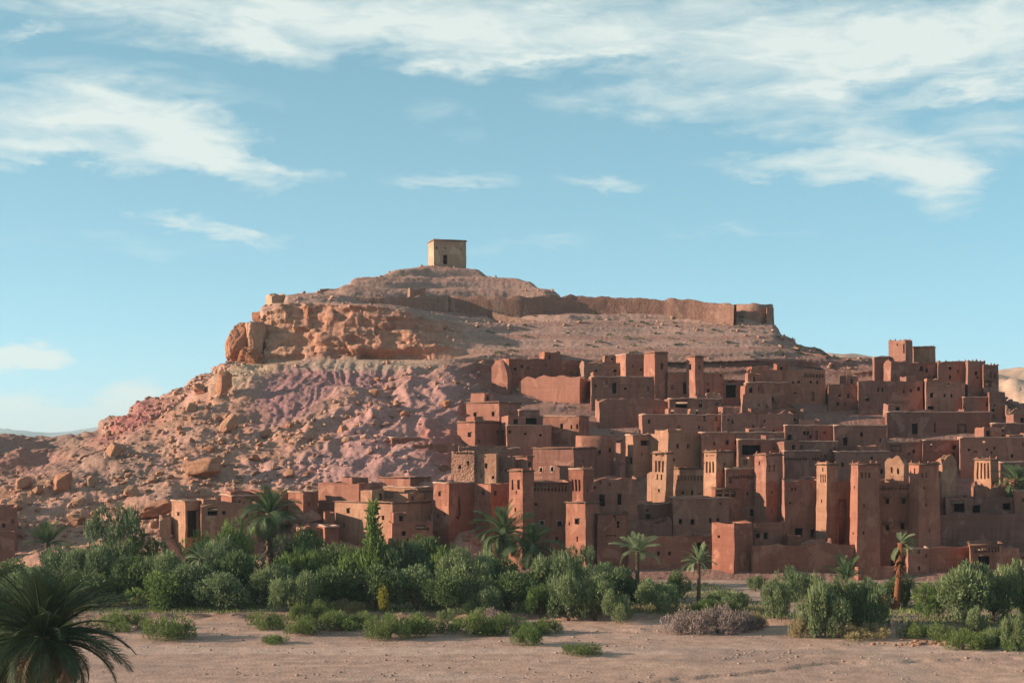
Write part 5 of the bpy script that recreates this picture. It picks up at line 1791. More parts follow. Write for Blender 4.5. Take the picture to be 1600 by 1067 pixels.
def leaf_mat(name, dark, light, transl=0.3):
    m = bpy.data.materials.new(name)
    m.use_nodes = True
    t = m.node_tree
    t.nodes.clear()
    out = N(t, 'ShaderNodeOutputMaterial')
    at = N(t, 'ShaderNodeAttribute')
    at.attribute_name = 'tone'
    oi = N(t, 'ShaderNodeObjectInfo')
    sepc = N(t, 'ShaderNodeSeparateColor')
    t.links.new(at.outputs['Color'], sepc.inputs[0])
    f = math_node(t, 'ADD', math_node(t, 'MULTIPLY', sepc.outputs[0], 0.75), math_node(t, 'MULTIPLY', oi.outputs['Random'], 0.25), True)
    c = mix_col(t, f, dark, light)
    d = N(t, 'ShaderNodeBsdfPrincipled')
    d.inputs['Roughness'].default_value = 0.7
    d.inputs['Specular IOR Level'].default_value = 0.2
    t.links.new(c, d.inputs['Base Color'])
    tr = N(t, 'ShaderNodeBsdfTranslucent')
    t.links.new(c, tr.inputs[0])
    mx = N(t, 'ShaderNodeMixShader')
    mx.inputs[0].default_value = transl
    t.links.new(d.outputs[0], mx.inputs[1])
    t.links.new(tr.outputs[0], mx.inputs[2])
    t.links.new(mx.outputs[0], out.inputs[0])
    return m


LEAF = {
    'tamarisk': leaf_mat('tamarisk_leaf', (0.079, 0.109, 0.047), (0.277, 0.312, 0.146)),
    'dark': leaf_mat('dark_leaf', (0.042, 0.071, 0.028), (0.132, 0.168, 0.062)),
    'green': leaf_mat('green_leaf', (0.05, 0.087, 0.024), (0.181, 0.238, 0.065)),
    'blue': leaf_mat('blue_green_leaf', (0.06, 0.09, 0.044), (0.213, 0.251, 0.117)),
    'yellow': leaf_mat('yellow_leaf', (0.22, 0.19, 0.03), (0.42, 0.36, 0.06)),
    'grass': leaf_mat('bank_grass', (0.066, 0.094, 0.028), (0.216, 0.253, 0.076)),
    'dry': leaf_mat('dry_brush', (0.188, 0.13, 0.115), (0.338, 0.247, 0.216), 0.15),
    'straw': leaf_mat('straw_grass', (0.22, 0.16, 0.075), (0.36, 0.28, 0.14), 0.2),
    'palm': leaf_mat('palm_leaf', (0.042, 0.072, 0.031), (0.12, 0.162, 0.072), 0.25),
    'palmshade': leaf_mat('shaded_palm_leaf', (0.023, 0.039, 0.018), (0.075, 0.096, 0.042), 0.2),  # darker copy of the palm leaf, backlit shade put into its colour
    'palmlight': leaf_mat('pale_palm_leaf', (0.10, 0.13, 0.06), (0.276, 0.31, 0.161), 0.25),
    'palmdead': leaf_mat('dead_frond', (0.13, 0.085, 0.05), (0.26, 0.17, 0.10), 0.15),
}
MAT['bark'] = flat_mat('grey_bark', (0.06, 0.042, 0.030), (0.13, 0.092, 0.065), 4, 0.95, (3, 3, 0.7), 0.8)
MAT['palmbark'] = flat_mat('palm_bark', (0.075, 0.045, 0.03), (0.20, 0.12, 0.08), 5, 0.95, (1, 1, 3), 1.0)
MAT['rustbark'] = flat_mat('rusty_frond_bases', (0.10, 0.035, 0.018), (0.26, 0.10, 0.05), 6, 0.95, (1, 1, 2), 1.0)


def leaves(C, out, lw, ll, rg, up=0.3, spread=0.6):
    """leaf-sized quads at points C; out: outward direction of each"""
    n = len(C)
    ax = out + rg.normal(size=(n, 3)) * spread + np.array([0, 0, up])
    ax /= np.linalg.norm(ax, axis=1)[:, None]
    sd_ = np.cross(ax, rg.normal(size=(n, 3)))
    sd_ /= np.linalg.norm(sd_, axis=1)[:, None] + 1e-9
    L_ = (ll * rg.uniform(0.6, 1.3, n))[:, None]
    W_ = (lw * rg.uniform(0.6, 1.3, n))[:, None]
    a = C - sd_ * W_ * 0.5
    b = C + sd_ * W_ * 0.5
    c = C + sd_ * W_ * 0.28 + ax * L_
    d = C - sd_ * W_ * 0.28 + ax * L_
    v = np.stack([a, b, c, d], 1).reshape(-1, 3)
    q = np.arange(n * 4).reshape(n, 4)
    return v, q


def crown_mesh(kind, seed, nleaf):
    """crown of unit half-width, height 1, foot at z=0"""
    rg = np.random.default_rng(seed)
    lobes = []
    if kind == 'tamarisk':            # many upright plumes over a rounded mass
        for _ in range(22):
            a, r = rg.uniform(0, 6.283), rg.uniform(0, 0.78) ** 0.7
            z = rg.uniform(0.22, 0.80) * (1 - 0.35 * r)
            lobes.append((r * math.cos(a), r * math.sin(a), z, rg.uniform(0.22, 0.38), rg.uniform(0.13, 0.22), 0.45))
    elif kind == 'dense':
        for _ in range(16):
            a, r = rg.uniform(0, 6.283), rg.uniform(0, 0.7) ** 0.7
            z = rg.uniform(0.25, 0.78) * (1 - 0.3 * r * r)
            s = rg.uniform(0.28, 0.46)
            lobes.append((r * math.cos(a), r * math.sin(a), z, s, s * 0.5, 0.25))
    elif kind == 'spire':
        for i in range(60):
            z = 0.04 + 0.93 * (i + rg.random()) / 60
            rad = 0.95 * (1 - z) ** 1.7 + 0.06
            a, r = rg.uniform(0, 6.283), rg.uniform(0.2, 0.8) * rad
            s = rad * 0.45 + 0.05
            lobes.append((r * math.cos(a), r * math.sin(a), z, s, rg.uniform(0.05, 0.09), 0.5))
    elif kind == 'airy':
        for _ in range(26):
            a, r = rg.uniform(0, 6.283), rg.uniform(0, 0.85) ** 0.6
            z = rg.uniform(0.2, 0.9) * (1 - 0.3 * r)
            lobes.append((r * math.cos(a), r * math.sin(a), z, rg.uniform(0.14, 0.30), rg.uniform(0.08, 0.15), 0.5))
    else:                              # low bush
        for _ in range(26):
            a, r = rg.uniform(0, 6.283), rg.uniform(0, 0.92) ** 0.6
            z = rg.uniform(0.1, 0.62) * (1 - 0.45 * r)
            lobes.append((r * math.cos(a), r * math.sin(a), z, rg.uniform(0.14, 0.26), rg.uniform(0.16, 0.34), 1.2))
    wts = np.array([l[3] * l[3] for l in lobes])
    cnt = np.maximum(30, (nleaf * wts / wts.sum()).astype(int))
    Vs, Qs, Ts, off = [], [], [], 0
    for (x, y, z, rx, rz, up), n in zip(lobes, cnt):
        d = rg.normal(size=(n, 3))
        d /= np.linalg.norm(d, axis=1)[:, None]
        rad = rg.uniform(0.5, 1.05, n) ** 0.6 * np.where(rg.random(n) < 0.07, rg.uniform(1.1, 1.45, n), 1.0)
        hole = pnoise(d * 2.3 + seed + x * 7) > -0.18
        d, rad = d[hole], rad[hole]
        c = np.array([x, y, z]) + d * rad[:, None] * np.array([rx, rx, rz])
        keep = c[:, 2] > 0.01
        c, d = c[keep], d[keep]
        ll, lw = (0.085, 0.028) if kind in ('tamarisk', 'spire', 'airy') else ((0.09, 0.02) if kind == 'bush' else (0.062, 0.040))
        v, q = leaves(c, d * np.array([1, 1, 0.6]), lw, ll, rg, up)
        tone = np.clip(0.12 + 0.62 * rg.random() + rg.normal(size=len(c)) * 0.16 + 0.14 * d[:, 2], 0, 1)  # upward-facing leaves lighter: light from above put into the tone
        Vs.append(v)
        Qs.append(q + off)
        Ts.append(np.repeat(tone, 4))
        off += len(v)
    t = np.concatenate(Ts)
    V = np.concatenate(Vs)
    V[:, 2] /= np.quantile(V[:, 2], 0.995)
    V[:, :2] /= np.quantile(np.hypot(V[:, 0], V[:, 1]), 0.985)
    return V, np.concatenate(Qs), np.stack([t, t, t], 1)


CROWN_DATA = {}


def crown_for(kind, var, mat):
    key = (kind, var, mat)
    if key not in CROWN_DATA:
        n = {'tamarisk': 8000, 'dense': 7000, 'spire': 7500, 'airy': 5000, 'bush': 7000}[kind]
        v, q, c = crown_mesh(kind, 40 + var * 13 + len(kind), n)
        me = mesh_np('crown', v, q, None, False, c)
        me.materials.append(LEAF[mat])
        CROWN_DATA[key] = me
    return CROWN_DATA[key]


def trunk_mesh(kind):
    rg = random.Random(len(kind))
    m = MB()
    nst = 1 if kind in ('spire',) else 4
    for s in range(nst):
        a = rg.uniform(0, 6.28)
        top = rg.uniform(0.5, 0.8) if nst > 1 else 0.92
        r = rg.uniform(0.15, 0.5) if nst > 1 else 0.03
        pts = [(0.03 * math.cos(a) * (nst > 1), 0.03 * math.sin(a) * (nst > 1), -0.08)]
        for k in range(1, 6):
            f = k / 5
            pts.append((r * f * math.cos(a + 0.3 * f), r * f * math.sin(a + 0.3 * f), top * f ** 0.9))
        m.tube(pts, [0.05 * (1 - 0.8 * k / 5) for k in range(6)], 6)
        for b in range(3):
            f = rg.uniform(0.35, 0.9)
            p0 = Vector(pts[int(f * 5)])
            an = rg.uniform(0, 6.28)
            p1 = p0 + Vector((0.25 * math.cos(an), 0.25 * math.sin(an), 0.12))
            m.tube([p0, (p0 + p1) / 2 + Vector((0, 0, .02)), p1], [0.018, 0.012, 0.005], 5)
    return m.mesh('trunk', True)


TRUNK = {}
PLANTN = 0


def tree(px, ytop, ybase, half, kind, mat, label, group=None, name='tree', cat='tree', Y=None, z=None):
    """a tree from its foot: column, top, foot (py), half width in px"""
    global PLANTN
    PLANTN += 1
    rg = random.Random(PLANTN * 17)
    if Y is None:
        Y = min(178.0, 16.4 * FOC / (ybase - HY))
    x = (px - HX) / FOC * Y
    if z is None:
        z = ground_z(x, Y)
    top = (HY - ytop) / FOC * Y
    h = max(0.4, top - z)
    w = half / FOC * Y
    o = link(name, None)
    o.location = (x, Y, z)
    o.rotation_euler = (0, 0, rg.uniform(0, 6.28))
    tag(o, label, cat, group)
    c = link('crown', crown_for(kind, rg.randrange(3), mat), None, o)
    c.scale = (w, w * rg.uniform(0.85, 1.1), h)
    if kind not in TRUNK:
        TRUNK[kind] = trunk_mesh(kind)
    if kind != 'bush':
        t = link('trunk', TRUNK[kind], MAT['bark'], o)
        t.scale = (w, w, h)
    else:
        if 'bush' not in TRUNK:
            TRUNK['bush'] = trunk_mesh('bush')
        t = link('stems', TRUNK['bush'], MAT['bark'], o)
        t.scale = (w * 0.6, w * 0.6, h * 0.5)
    return o


# ---- palms


def frond_mesh(seed, nleaf, droop, wl=0.5, lw=0.045):
    """one frond, unit length along +x, leaflets to both sides"""
    rg = np.random.default_rng(seed)
    n = 14
    ts = np.linspace(0, 1, n)
    ang = 0.15 - droop * ts ** 1.4
    seg = 1.0 / (n - 1)
    xs = np.concatenate([[0], np.cumsum(np.cos(ang[:-1]) * seg)])
    zs = np.concatenate([[0], np.cumsum(np.sin(ang[:-1]) * seg)])
    m = MB()
    pts = [(float(x), 0.0, float(z)) for x, z in zip(xs, zs)]
    m.tube(pts, [0.018 * (1 - 0.85 * t) + 0.002 for t in ts], 4)
    tone = [0.55] * len(m.v)
    for i in range(nleaf):
        t = 0.14 + 0.86 * (i + rg.random() * 0.6) / nleaf
        x, z = np.interp(t, ts, xs), np.interp(t, ts, zs)
        a = np.interp(t, ts, ang)
        L_ = wl * (math.sin(min(1.0, t * 1.05) * math.pi) ** 0.55 * 0.5 + 0.12) * rg.uniform(0.85, 1.1)
        for sgn in (-1, 1):
            fw = 0.75 + 0.35 * t
            dr = Vector((math.cos(a) * fw, sgn * (1.0 - 0.35 * t), math.sin(a) * fw + 0.32 - 0.25 * t + rg.normal() * 0.08)).normalized()
            b0 = Vector((x, 0, z))
            tang = Vector((math.cos(a), 0, math.sin(a)))
            tip = b0 + dr * L_ + Vector((0, 0, -0.10 * L_))
            midp = b0 + dr * L_ * 0.5
            wv = tang * lw * 0.5
            nv = len(m.v)
            m.v += [tuple(b0 - wv * 0.5), tuple(b0 + wv * 0.5), tuple(midp + wv), tuple(midp - wv), tuple(tip)]
            m.q.append((nv, nv + 1, nv + 2, nv + 3))
            m.t.append((nv + 3, nv + 2, nv + 4))
            tn = float(np.clip(0.5 + rg.normal() * 0.2, 0, 1))
            tone += [tn] * 5
    c = np.repeat(np.array(tone)[:, None], 3, 1)
    return mesh_np('frond', m.v, m.q, m.t, False, c)


FROND = {}


def frond(kind, mat):
    if (kind, mat) not in FROND:
        seed, n, dr, wl, lw = {'a': (1, 36, 0.9, 0.46, 0.022), 'b': (2, 36, 1.5, 0.46, 0.022), 'c': (3, 36, 2.2, 0.44, 0.022), 's': (4, 36, 0.35, 0.38, 0.022),
                               'A': (5, 64, 0.8, 0.36, 0.011), 'B': (6, 64, 1.3, 0.36, 0.011), 'C': (7, 64, 1.8, 0.34, 0.011)}[kind]
        me = frond_mesh(seed, n, dr, wl, lw)
        me.materials.append(LEAF[mat])
        FROND[(kind, mat)] = me
    return FROND[(kind, mat)]


def palm(label, px, ycrown, ybase, rad, Y=None, n=34, mat='palm', dead=0, lean=0.0, wind=0.0, tr=0.22, skirt=None, kinds='abc', elev=(-40, 82), trunkmat='palmbark', z=None, pxbase=None):
    global PLANTN
    PLANTN += 1
    rg = random.Random(PLANTN * 31)
    if Y is None:
        Y = min(178.0, 16.4 * FOC / (ybase - HY))
    c = P(px, ycrown, Y)
    bx = ((px if pxbase is None else pxbase) - HX) / FOC * Y
    zb = ground_z(bx, Y) if z is None else z
    r = 1.12 * rad / FOC * Y
    o = link('palm_tree', None)
    o.location = (bx, Y, zb)
    tag(o, label, 'palm tree')
    hh = c.z - zb
    dx = c.x - bx
    m = MB()
    pts, rads = [], []
    nseg = 26
    for i in range(nseg):
        f = i / (nseg - 1)
        pts.append((dx * f + lean * math.sin(f * math.pi), 0.05 * math.sin(f * 5), -0.4 + (hh + 0.4) * f))
        rads.append(tr * (1.25 - 0.35 * f) * (1.12 if i % 2 else 0.92) * (1.35 if f > 0.9 else 1))
    m.tube(pts, rads, 9)
    link('trunk', m.mesh('trunk'), MAT[trunkmat], o)
    top = Vector((dx, 0, hh))
    for i in range(n):
        f = (i + 0.5) / n
        e = elev[1] + (elev[0] - elev[1]) * f ** 0.85 + rg.uniform(-7, 7)
        azm = i * 2.39996 + rg.uniform(-.25, .25)
        kd = kinds[min(len(kinds) - 1, int(f * len(kinds)))]
        fo = link('frond', frond(kd, mat), None, o)
        s = r * (0.72 + 0.45 * rg.random()) * (0.85 + 0.25 * math.sin(f * 3))
        fo.scale = (s, s, s)
        d = Vector((math.cos(azm) * math.cos(R(e)), math.sin(azm) * math.cos(R(e)), math.sin(R(e))))
        d = (d + Vector((wind, 0, 0))).normalized()
        azm = math.atan2(d.y, d.x)
        e2 = math.asin(max(-1, min(1, d.z)))
        fo.rotation_euler = (rg.uniform(-.6, .6), -e2 + rg.uniform(-.12, .12), azm)
        fo.location = top + Vector((0, 0, -0.25 * f * tr * 4)) + d * tr * 0.5
    for i in range(dead):
        azm = i * 2.4 + rg.uniform(-.3, .3)
        fo = link('dead_frond', frond('c', 'palmdead'), None, o)
        s = r * rg.uniform(0.6, 0.9)
        fo.scale = (s, s * 0.8, s)
        fo.rotation_euler = (rg.uniform(-.3, .3), R(rg.uniform(12, 70)), azm)
        fo.location = top + Vector((0, 0, -0.3))
    if skirt:
        m = MB()
        for i in range(120):
            a = rg.uniform(0, 6.28)
            zz = hh * rg.uniform(skirt[0], skirt[1])
            p0 = Vector((dx * zz / hh + tr * .8 * math.cos(a), tr * .8 * math.sin(a), zz))
            p1 = p0 + Vector((math.cos(a) * tr * skirt[2], math.sin(a) * tr * skirt[2], -rg.uniform(.3, .8)))
            sdv = Vector((-math.sin(a), math.cos(a), 0)) * 0.09
            m.quad(p0 - sdv, p0 + sdv, p1 + sdv * .5, p1 - sdv * .5)
            m.quad(p0 - sdv + Vector((0, 0, .1)), p0 + sdv + Vector((0, 0, .1)), p1 + sdv * .5, p1 - sdv * .5)
        link('old_leaf_bases', m.mesh('old_leaf_bases'), MAT['rustbark' if trunkmat == 'rustbark' else 'palmbark'], o)
    return o


palm('shaggy palm with a thick beard of dead fronds left of the broad plain block', 421, 800, 905, 46, Y=172, n=40, dead=14, tr=0.35, skirt=(0.35, 0.95, 2.4))
palm('taller of the twin palms with brown dead fronds in front of the front kasbah', 787, 832, 925, 48, Y=168, n=38, dead=16, tr=0.28)
palm('darker lower palm of the twins in front of the front kasbah', 832, 852, 930, 42, Y=167, n=32, dead=8, tr=0.25)
palm('slender palm with pale feathery crown in front of the two square windows', 996, 861, 938, 34, n=28, mat='palmlight', tr=0.2, kinds='saab', elev=(-10, 80))
palm('small palm with a yellow-green crown in front of the arched gateway', 1092, 876, 942, 28, n=26, mat='palmlight', tr=0.17, kinds='saab', elev=(-20, 80))
palm('tall leaning palm with a wind-blown tuft and rusty trunk at the right', 1408, 848, 978, 22, Y=146, n=24, mat='palmlight', wind=0.75, tr=0.27, skirt=(0.55, 0.97, 1.6), trunkmat='rustbark', pxbase=1400, kinds='abb')
palm('short palm with dark stem beside the tall leaning palm', 1421, 912, 972, 20, Y=148, n=18, mat='palm', wind=0.3, tr=0.17, pxbase=1413, elev=(-20, 70))
palm('stiff blue-green young palm against the low front wall', 1322, 905, 935, 34, Y=166, n=26, mat='palm', tr=0.2, kinds='ssa', elev=(25, 88))
palm('dark palm at the right picture edge among the ruins', 1588, 752, 800, 32, Y=196, n=30, mat='palm', tr=0.25, z=-9)
palm('small palm with a bare thin trunk among the left trees', 314, 872, 935, 26, n=20, mat='palmlight', tr=0.15, elev=(-30, 70))
palm('bushy young palm at the left end of the tree belt', 74, 848, 900, 32, Y=174, n=28, mat='palm', tr=0.25, kinds='ssa', elev=(5, 85))
# the big dark palm close to the camera
palm('large dark palm in the bottom left corner, close to the camera', 68, 992, 1120, 112, Y=78, n=105, mat='palmshade', dead=34, tr=0.34, kinds='AAABBC', elev=(-38, 84), z=-16.9)
palm('second stem of the dark corner palm, half outside the picture', -8, 1002, 1120, 100, Y=81, n=70, mat='palmshade', dead=26, tr=0.30, kinds='AABBC', elev=(-38, 84), z=-16.9)

# ---- trees and shrubs of the belt: px, top, base, half width, kind, leaf, label
BELT = [
    (20, 884, 930, 40, 'dense', 'dark', 'dark round tree at the left edge behind the corner palm'),
    (100, 862, 925, 46, 'airy', 'blue', 'loose blue-green tree right of the bushy young palm'),
    (60, 895, 940, 48, 'dense', 'blue', 'broad bluish tree above the corner palm'),
    (178, 800, 925, 40, 'airy', 'blue', 'tall airy grey-green tree standing above the left part of the belt'),
    (150, 862, 938, 44, 'tamarisk', 'blue', 'feathery tree at the foot of the tall airy tree'),
    (222, 838, 925, 36, 'airy', 'green', 'bright green thin tree left of the porch house'),
    (120, 905, 950, 50, 'dense', 'dark', 'wide dark tree in the shade beside the corner palm'),
    (215, 880, 942, 44, 'dense', 'dark', 'dark rounded tree under the bright green thin tree'),
    (265, 872, 945, 40, 'tamarisk', 'tamarisk', 'silvery topped round tree in front of the porch house'),
    (308, 842, 920, 30, 'airy', 'green', 'fresh green tree right under the porch house'),
    (300, 892, 950, 42, 'dense', 'blue', 'rounded tree at the base of the thin-trunked palm'),
    (245, 905, 953, 40, 'dense', 'green', 'low dense tree above the left sandbank bushes'),
    (350, 852, 930, 40, 'tamarisk', 'blue', 'feathery grey tree left of the shaggy palm'),
    (372, 822, 918, 36, 'airy', 'green', 'leafy green tree touching the shaggy palm on its left'),
    (368, 872, 944, 44, 'dense', 'dark', 'large dark tree in front of the shaggy palm'),
    (472, 838, 915, 38, 'dense', 'dark', 'dark tree right of the shaggy palm'),
    (425, 892, 948, 38, 'tamarisk', 'tamarisk', 'olive-grey round tree below the shaggy palm'),
    (350, 905, 955, 40, 'dense', 'blue', 'bushy tree above the sandbank grass at left'),
    (470, 868, 938, 42, 'tamarisk', 'green', 'soft green tree below the ruined low wall'),
    (455, 905, 957, 36, 'tamarisk', 'tamarisk', 'pale round shrub tree at the front, left of the dark hollow'),
    (520, 862, 930, 42, 'dense', 'dark', 'dark tree left of the spire tree'),
    (582, 797, 940, 48, 'spire', 'green', 'tall tree with a thin pointed spire above a broad skirt'),
    (545, 868, 938, 42, 'tamarisk', 'green', 'broad light green tree under the spire'),
    (520, 895, 953, 44, 'dense', 'dark', 'dark hollowed tree in the middle of the left belt'),
    (625, 855, 938, 42, 'tamarisk', 'blue', 'bluish feathery tree right of the spire tree'),
    (585, 895, 955, 44, 'dense', 'dark', 'dark tree behind the small yellow bush'),
    (655, 848, 925, 40, 'dense', 'dark', 'dark tree under the low terrace house with the wide opening'),
    (690, 862, 928, 40, 'airy', 'green', 'yellowish green tree left of the twin palms'),
    (650, 895, 955, 44, 'dense', 'blue', 'bluish dark tree right of the small yellow bush'),
    (600, 916, 958, 13, 'dense', 'yellow', 'small bright yellow bush in the dark of the belt'),
    (722, 868, 948, 42, 'tamarisk', 'tamarisk', 'large pale olive tree left below the twin palms'),
    (700, 905, 957, 40, 'dense', 'dark', 'dark low tree in front of the large pale olive tree'),
    (770, 880, 935, 42, 'dense', 'dark', 'dark tree at the feet of the twin palms'),
    (795, 905, 955, 44, 'dense', 'dark', 'wide dark tree in front below the twin palms'),
    (845, 890, 938, 36, 'dense', 'dark', 'dark tree right under the lower twin palm'),
    (872, 872, 940, 36, 'tamarisk', 'tamarisk', 'silvery tree under the sunlit front tower'),
    (905, 862, 925, 24, 'airy', 'blue', 'small bluish tree against the foot of the front kasbah'),
    (762, 922, 958, 30, 'tamarisk', 'blue', 'feathery shrub at the front of the belt left of the green dome shrub'),
    (845, 925, 960, 22, 'dense', 'green', 'bright green dome shrub at the front of the belt'),
    (888, 905, 962, 32, 'tamarisk', 'tamarisk', 'rounded grey-green tree right of the bright green dome shrub'),
    (945, 890, 945, 38, 'tamarisk', 'blue', 'feathery tree below the shaded wing of the front kasbah'),
    (930, 912, 962, 28, 'tamarisk', 'tamarisk', 'olive tree second from the right end of the belt front'),
    (965, 922, 966, 24, 'tamarisk', 'tamarisk', 'small light tree at the right end of the belt front'),
    (985, 905, 945, 28, 'dense', 'dark', 'dark bush at the foot of the slender pale palm'),
    (1030, 905, 958, 36, 'tamarisk', 'tamarisk', 'round olive tree between the slender and the small palm'),
    (1055, 892, 942, 24, 'dense', 'dark', 'dark bush behind the olive tree near the arched gateway'),
    (1130, 922, 958, 26, 'tamarisk', 'tamarisk', 'low light shrub right of the small palm'),
    (1156, 925, 960, 16, 'tamarisk', 'tamarisk', 'small pale shrub at the left of the sandy path'),
    (1100, 935, 962, 24, 'bush', 'green', 'low green leafy shrub under the small palm'),
    (1210, 910, 967, 20, 'tamarisk', 'tamarisk', 'narrow bush on the left side of the sandy path opening'),
    (1232, 890, 945, 24, 'airy', 'blue', 'bluish bush behind the narrow bush by the path'),
    (1275, 906, 984, 30, 'tamarisk', 'tamarisk', 'big silvery bush right of the sandy path'),
    (1315, 908, 978, 34, 'tamarisk', 'tamarisk', 'middle silvery bush of the clump below the young blue palm'),
    (1358, 910, 980, 32, 'tamarisk', 'blue', 'right-hand bush of the clump beside the tall leaning palm'),
    (1300, 935, 985, 28, 'tamarisk', 'tamarisk', 'front bush of the clump right of the sandy path'),
    (1180, 898, 925, 16, 'tamarisk', 'blue', 'small bush at the foot of the tall plain corner of the ochre gate block'),
    (1400, 905, 950, 20, 'dense', 'dark', 'dark bush hidden behind the tall leaning palm'),
    (1475, 905, 945, 26, 'tamarisk', 'blue', 'bush against the plain wall left of the doorway house'),
    (1260, 900, 940, 22, 'dense', 'blue', 'bush against the low plain front wall behind the silvery clump'),
    (1340, 915, 950, 26, 'tamarisk', 'blue', 'bush under the stiff young palm'),
    (1450, 918, 968, 22, 'airy', 'green', 'thin green bush right of the short palm'),
    (1510, 884, 975, 46, 'tamarisk', 'tamarisk', 'large round silvery tree in front of the doorway house'),
    (1552, 905, 972, 28, 'tamarisk', 'blue', 'bushy tree right of the large round silvery tree'),
    (1595, 882, 970, 36, 'tamarisk', 'tamarisk', 'silvery tree cut by the right picture edge'),
    (1582, 963, 1008, 18, 'tamarisk', 'tamarisk', 'small pale bush on the bank at the right edge'),
    (1520, 952, 982, 20, 'tamarisk', 'tamarisk', 'small bush at the foot of the large round silvery tree'),
    (1545, 985, 1003, 15, 'bush', 'tamarisk', 'small grey bush in the green strip at the right'),
]
for px, yt, yb, hw, kind, mat, lab in BELT:
    nm = 'bush' if hw < 22 or 'bush' in lab.split() or 'shrub' in lab.split() else 'tree'
    if px < 960:
        yt, hw = yt - 10, hw * 1.15
    elif px > 1180:
        yt, hw = yt - 5, hw * 1.12
    tree(px, yt, yb, hw, kind, mat, lab, name=nm, cat=nm)

# ---- low bushes along the bank
LOW = [
    (182, 957, 983, 38, 'grass', 'left of two grassy bushes on the sandbank right of the corner palm'),
    (262, 963, 993, 36, 'grass', 'right of two grassy bushes on the sandbank right of the corner palm'),
    (415, 957, 981, 30, 'grass', 'grassy bush on the bank, first of the long row from the left'),
    (470, 963, 986, 28, 'grass', 'yellowish grassy bush at the left of the long green row'),
    (520, 957, 983, 36, 'grass', 'middle bush of the long green row below the spire tree'),
    (562, 957, 981, 26, 'grass', 'right end bush of the long green row below the spire tree'),
    (608, 961, 993, 30, 'grass', 'grassy bush that juts furthest onto the sand, below the yellow bush'),
    (650, 959, 985, 44, 'grass', 'wide green bush on the bank right of the jutting one'),
    (740, 957, 986, 32, 'grass', 'green bush on the bank below the large pale olive tree'),
    (785, 962, 986, 34, 'grass', 'green bush on the bank right of a small gap, below the twin palms'),
    (822, 974, 1002, 22, 'green', 'small round green bush on the open sand in mid picture'),
    (848, 968, 985, 24, 'grass', 'low bush behind the small round green bush'),
    (540, 938, 962, 22, 'straw', 'yellowish dry bush at the edge of the dark belt below the spire tree'),
    (500, 938, 966, 18, 'grass', 'pale little bush left of the yellowish dry bush'),
    (465, 943, 968, 14, 'grass', 'small light bush below the pale round shrub tree'),
    (700, 952, 968, 14, 'tamarisk', 'tiny silvery bush between two green bank bushes'),
    (745, 940, 965, 26, 'tamarisk', 'silvery low bush behind the green bank bushes'),
    (765, 952, 972, 26, 'dry', 'brownish dry mound behind the green bank bushes'),
    (1065, 955, 985, 40, 'dry', 'left part of the grey lilac dry brush on the bank'),
    (1120, 948, 984, 46, 'dry', 'tallest heap of grey lilac dry brush left of the sandy path'),
    (1165, 956, 980, 28, 'dry', 'right end of the dry brush beside the sandy path'),
    (1180, 957, 978, 16, 'straw', 'yellow-green weed at the edge of the sandy path'),
    (1250, 965, 990, 14, 'straw', 'straw-coloured tuft at the foot of the big silvery bush'),
    (1345, 976, 992, 36, 'straw', 'low dry grass in front of the bush clump'),
    (1425, 972, 992, 22, 'grass', 'green weeds right of the foot of the tall leaning palm'),
    (1470, 977, 997, 26, 'grass', 'left clump of the green strip at the right'),
    (1505, 985, 1010, 28, 'grass', 'front clump of the green strip at the right'),
    (1565, 978, 1004, 26, 'grass', 'rear clump of the green strip near the right edge'),
    (1535, 990, 1008, 22, 'grass', 'small clump in the green strip next to the grey bush'),
    (1592, 990, 1014, 22, 'green', 'dark green clump at the right edge of the bank'),
    (908, 1006, 1017, 26, 'grass', 'flat green patch of weeds out on the river bed'),
    (432, 993, 1000, 18, 'green', 'flat green weed on the sand at left'),
    (100, 960, 985, 22, 'grass', 'grassy bush right beside the corner palm'),
]
for px, yt, yb, hw, mat, lab in LOW:
    tree(px, yt - 2, yb, hw * (1.0 if mat == 'dry' else 1.36), 'bush', mat, lab, name='bush', cat='bush', Y=16.75 * FOC / (yb - HY))


def stump():
    Y = 146.0
    m = MB()
    for i in range(16):
        a = i * 2.4
        r = 0.5 * math.sqrt(i / 16)
        h = random.uniform(0.5, 1.5) * (1.2 - r)
        m.tube([(r * math.cos(a), r * math.sin(a), -.2), (r * 1.2 * math.cos(a), r * 1.2 * math.sin(a), h)], [0.16, 0.09], 6)
    o = link('palm_stump', m.mesh('palm_stump', True), MAT['rustbark'])
    x = (1385 - HX) / FOC * Y
    o.location = (x, Y, ground_z(x, Y))
    tag(o, 'ragged brown palm stump at the foot of the tall leaning palm', 'stump')
    m = MB()
    for i in range(7):
        a = i * 2.4
        r = 0.12 * math.sqrt(i)
        m.tube([(r * math.cos(a), r * math.sin(a), -.2), (r * math.cos(a) * 1.3, r * math.sin(a) * 1.3, random.uniform(.6, 1.0))], [0.14, 0.08], 6)
    o = link('palm_stump', m.mesh('palm_stump', True), MAT['palmdead2'])
    x = (1371 - HX) / FOC * 143
    o.location = (x, 143, ground_z(x, 143))
    tag(o, 'small straw-coloured stump left of the ragged brown palm stump', 'stump')


MAT['palmdead2'] = flat_mat('straw_stump', (0.30, 0.20, 0.10), (0.45, 0.32, 0.18), 6, 0.9, (3, 3, 1))
stump()


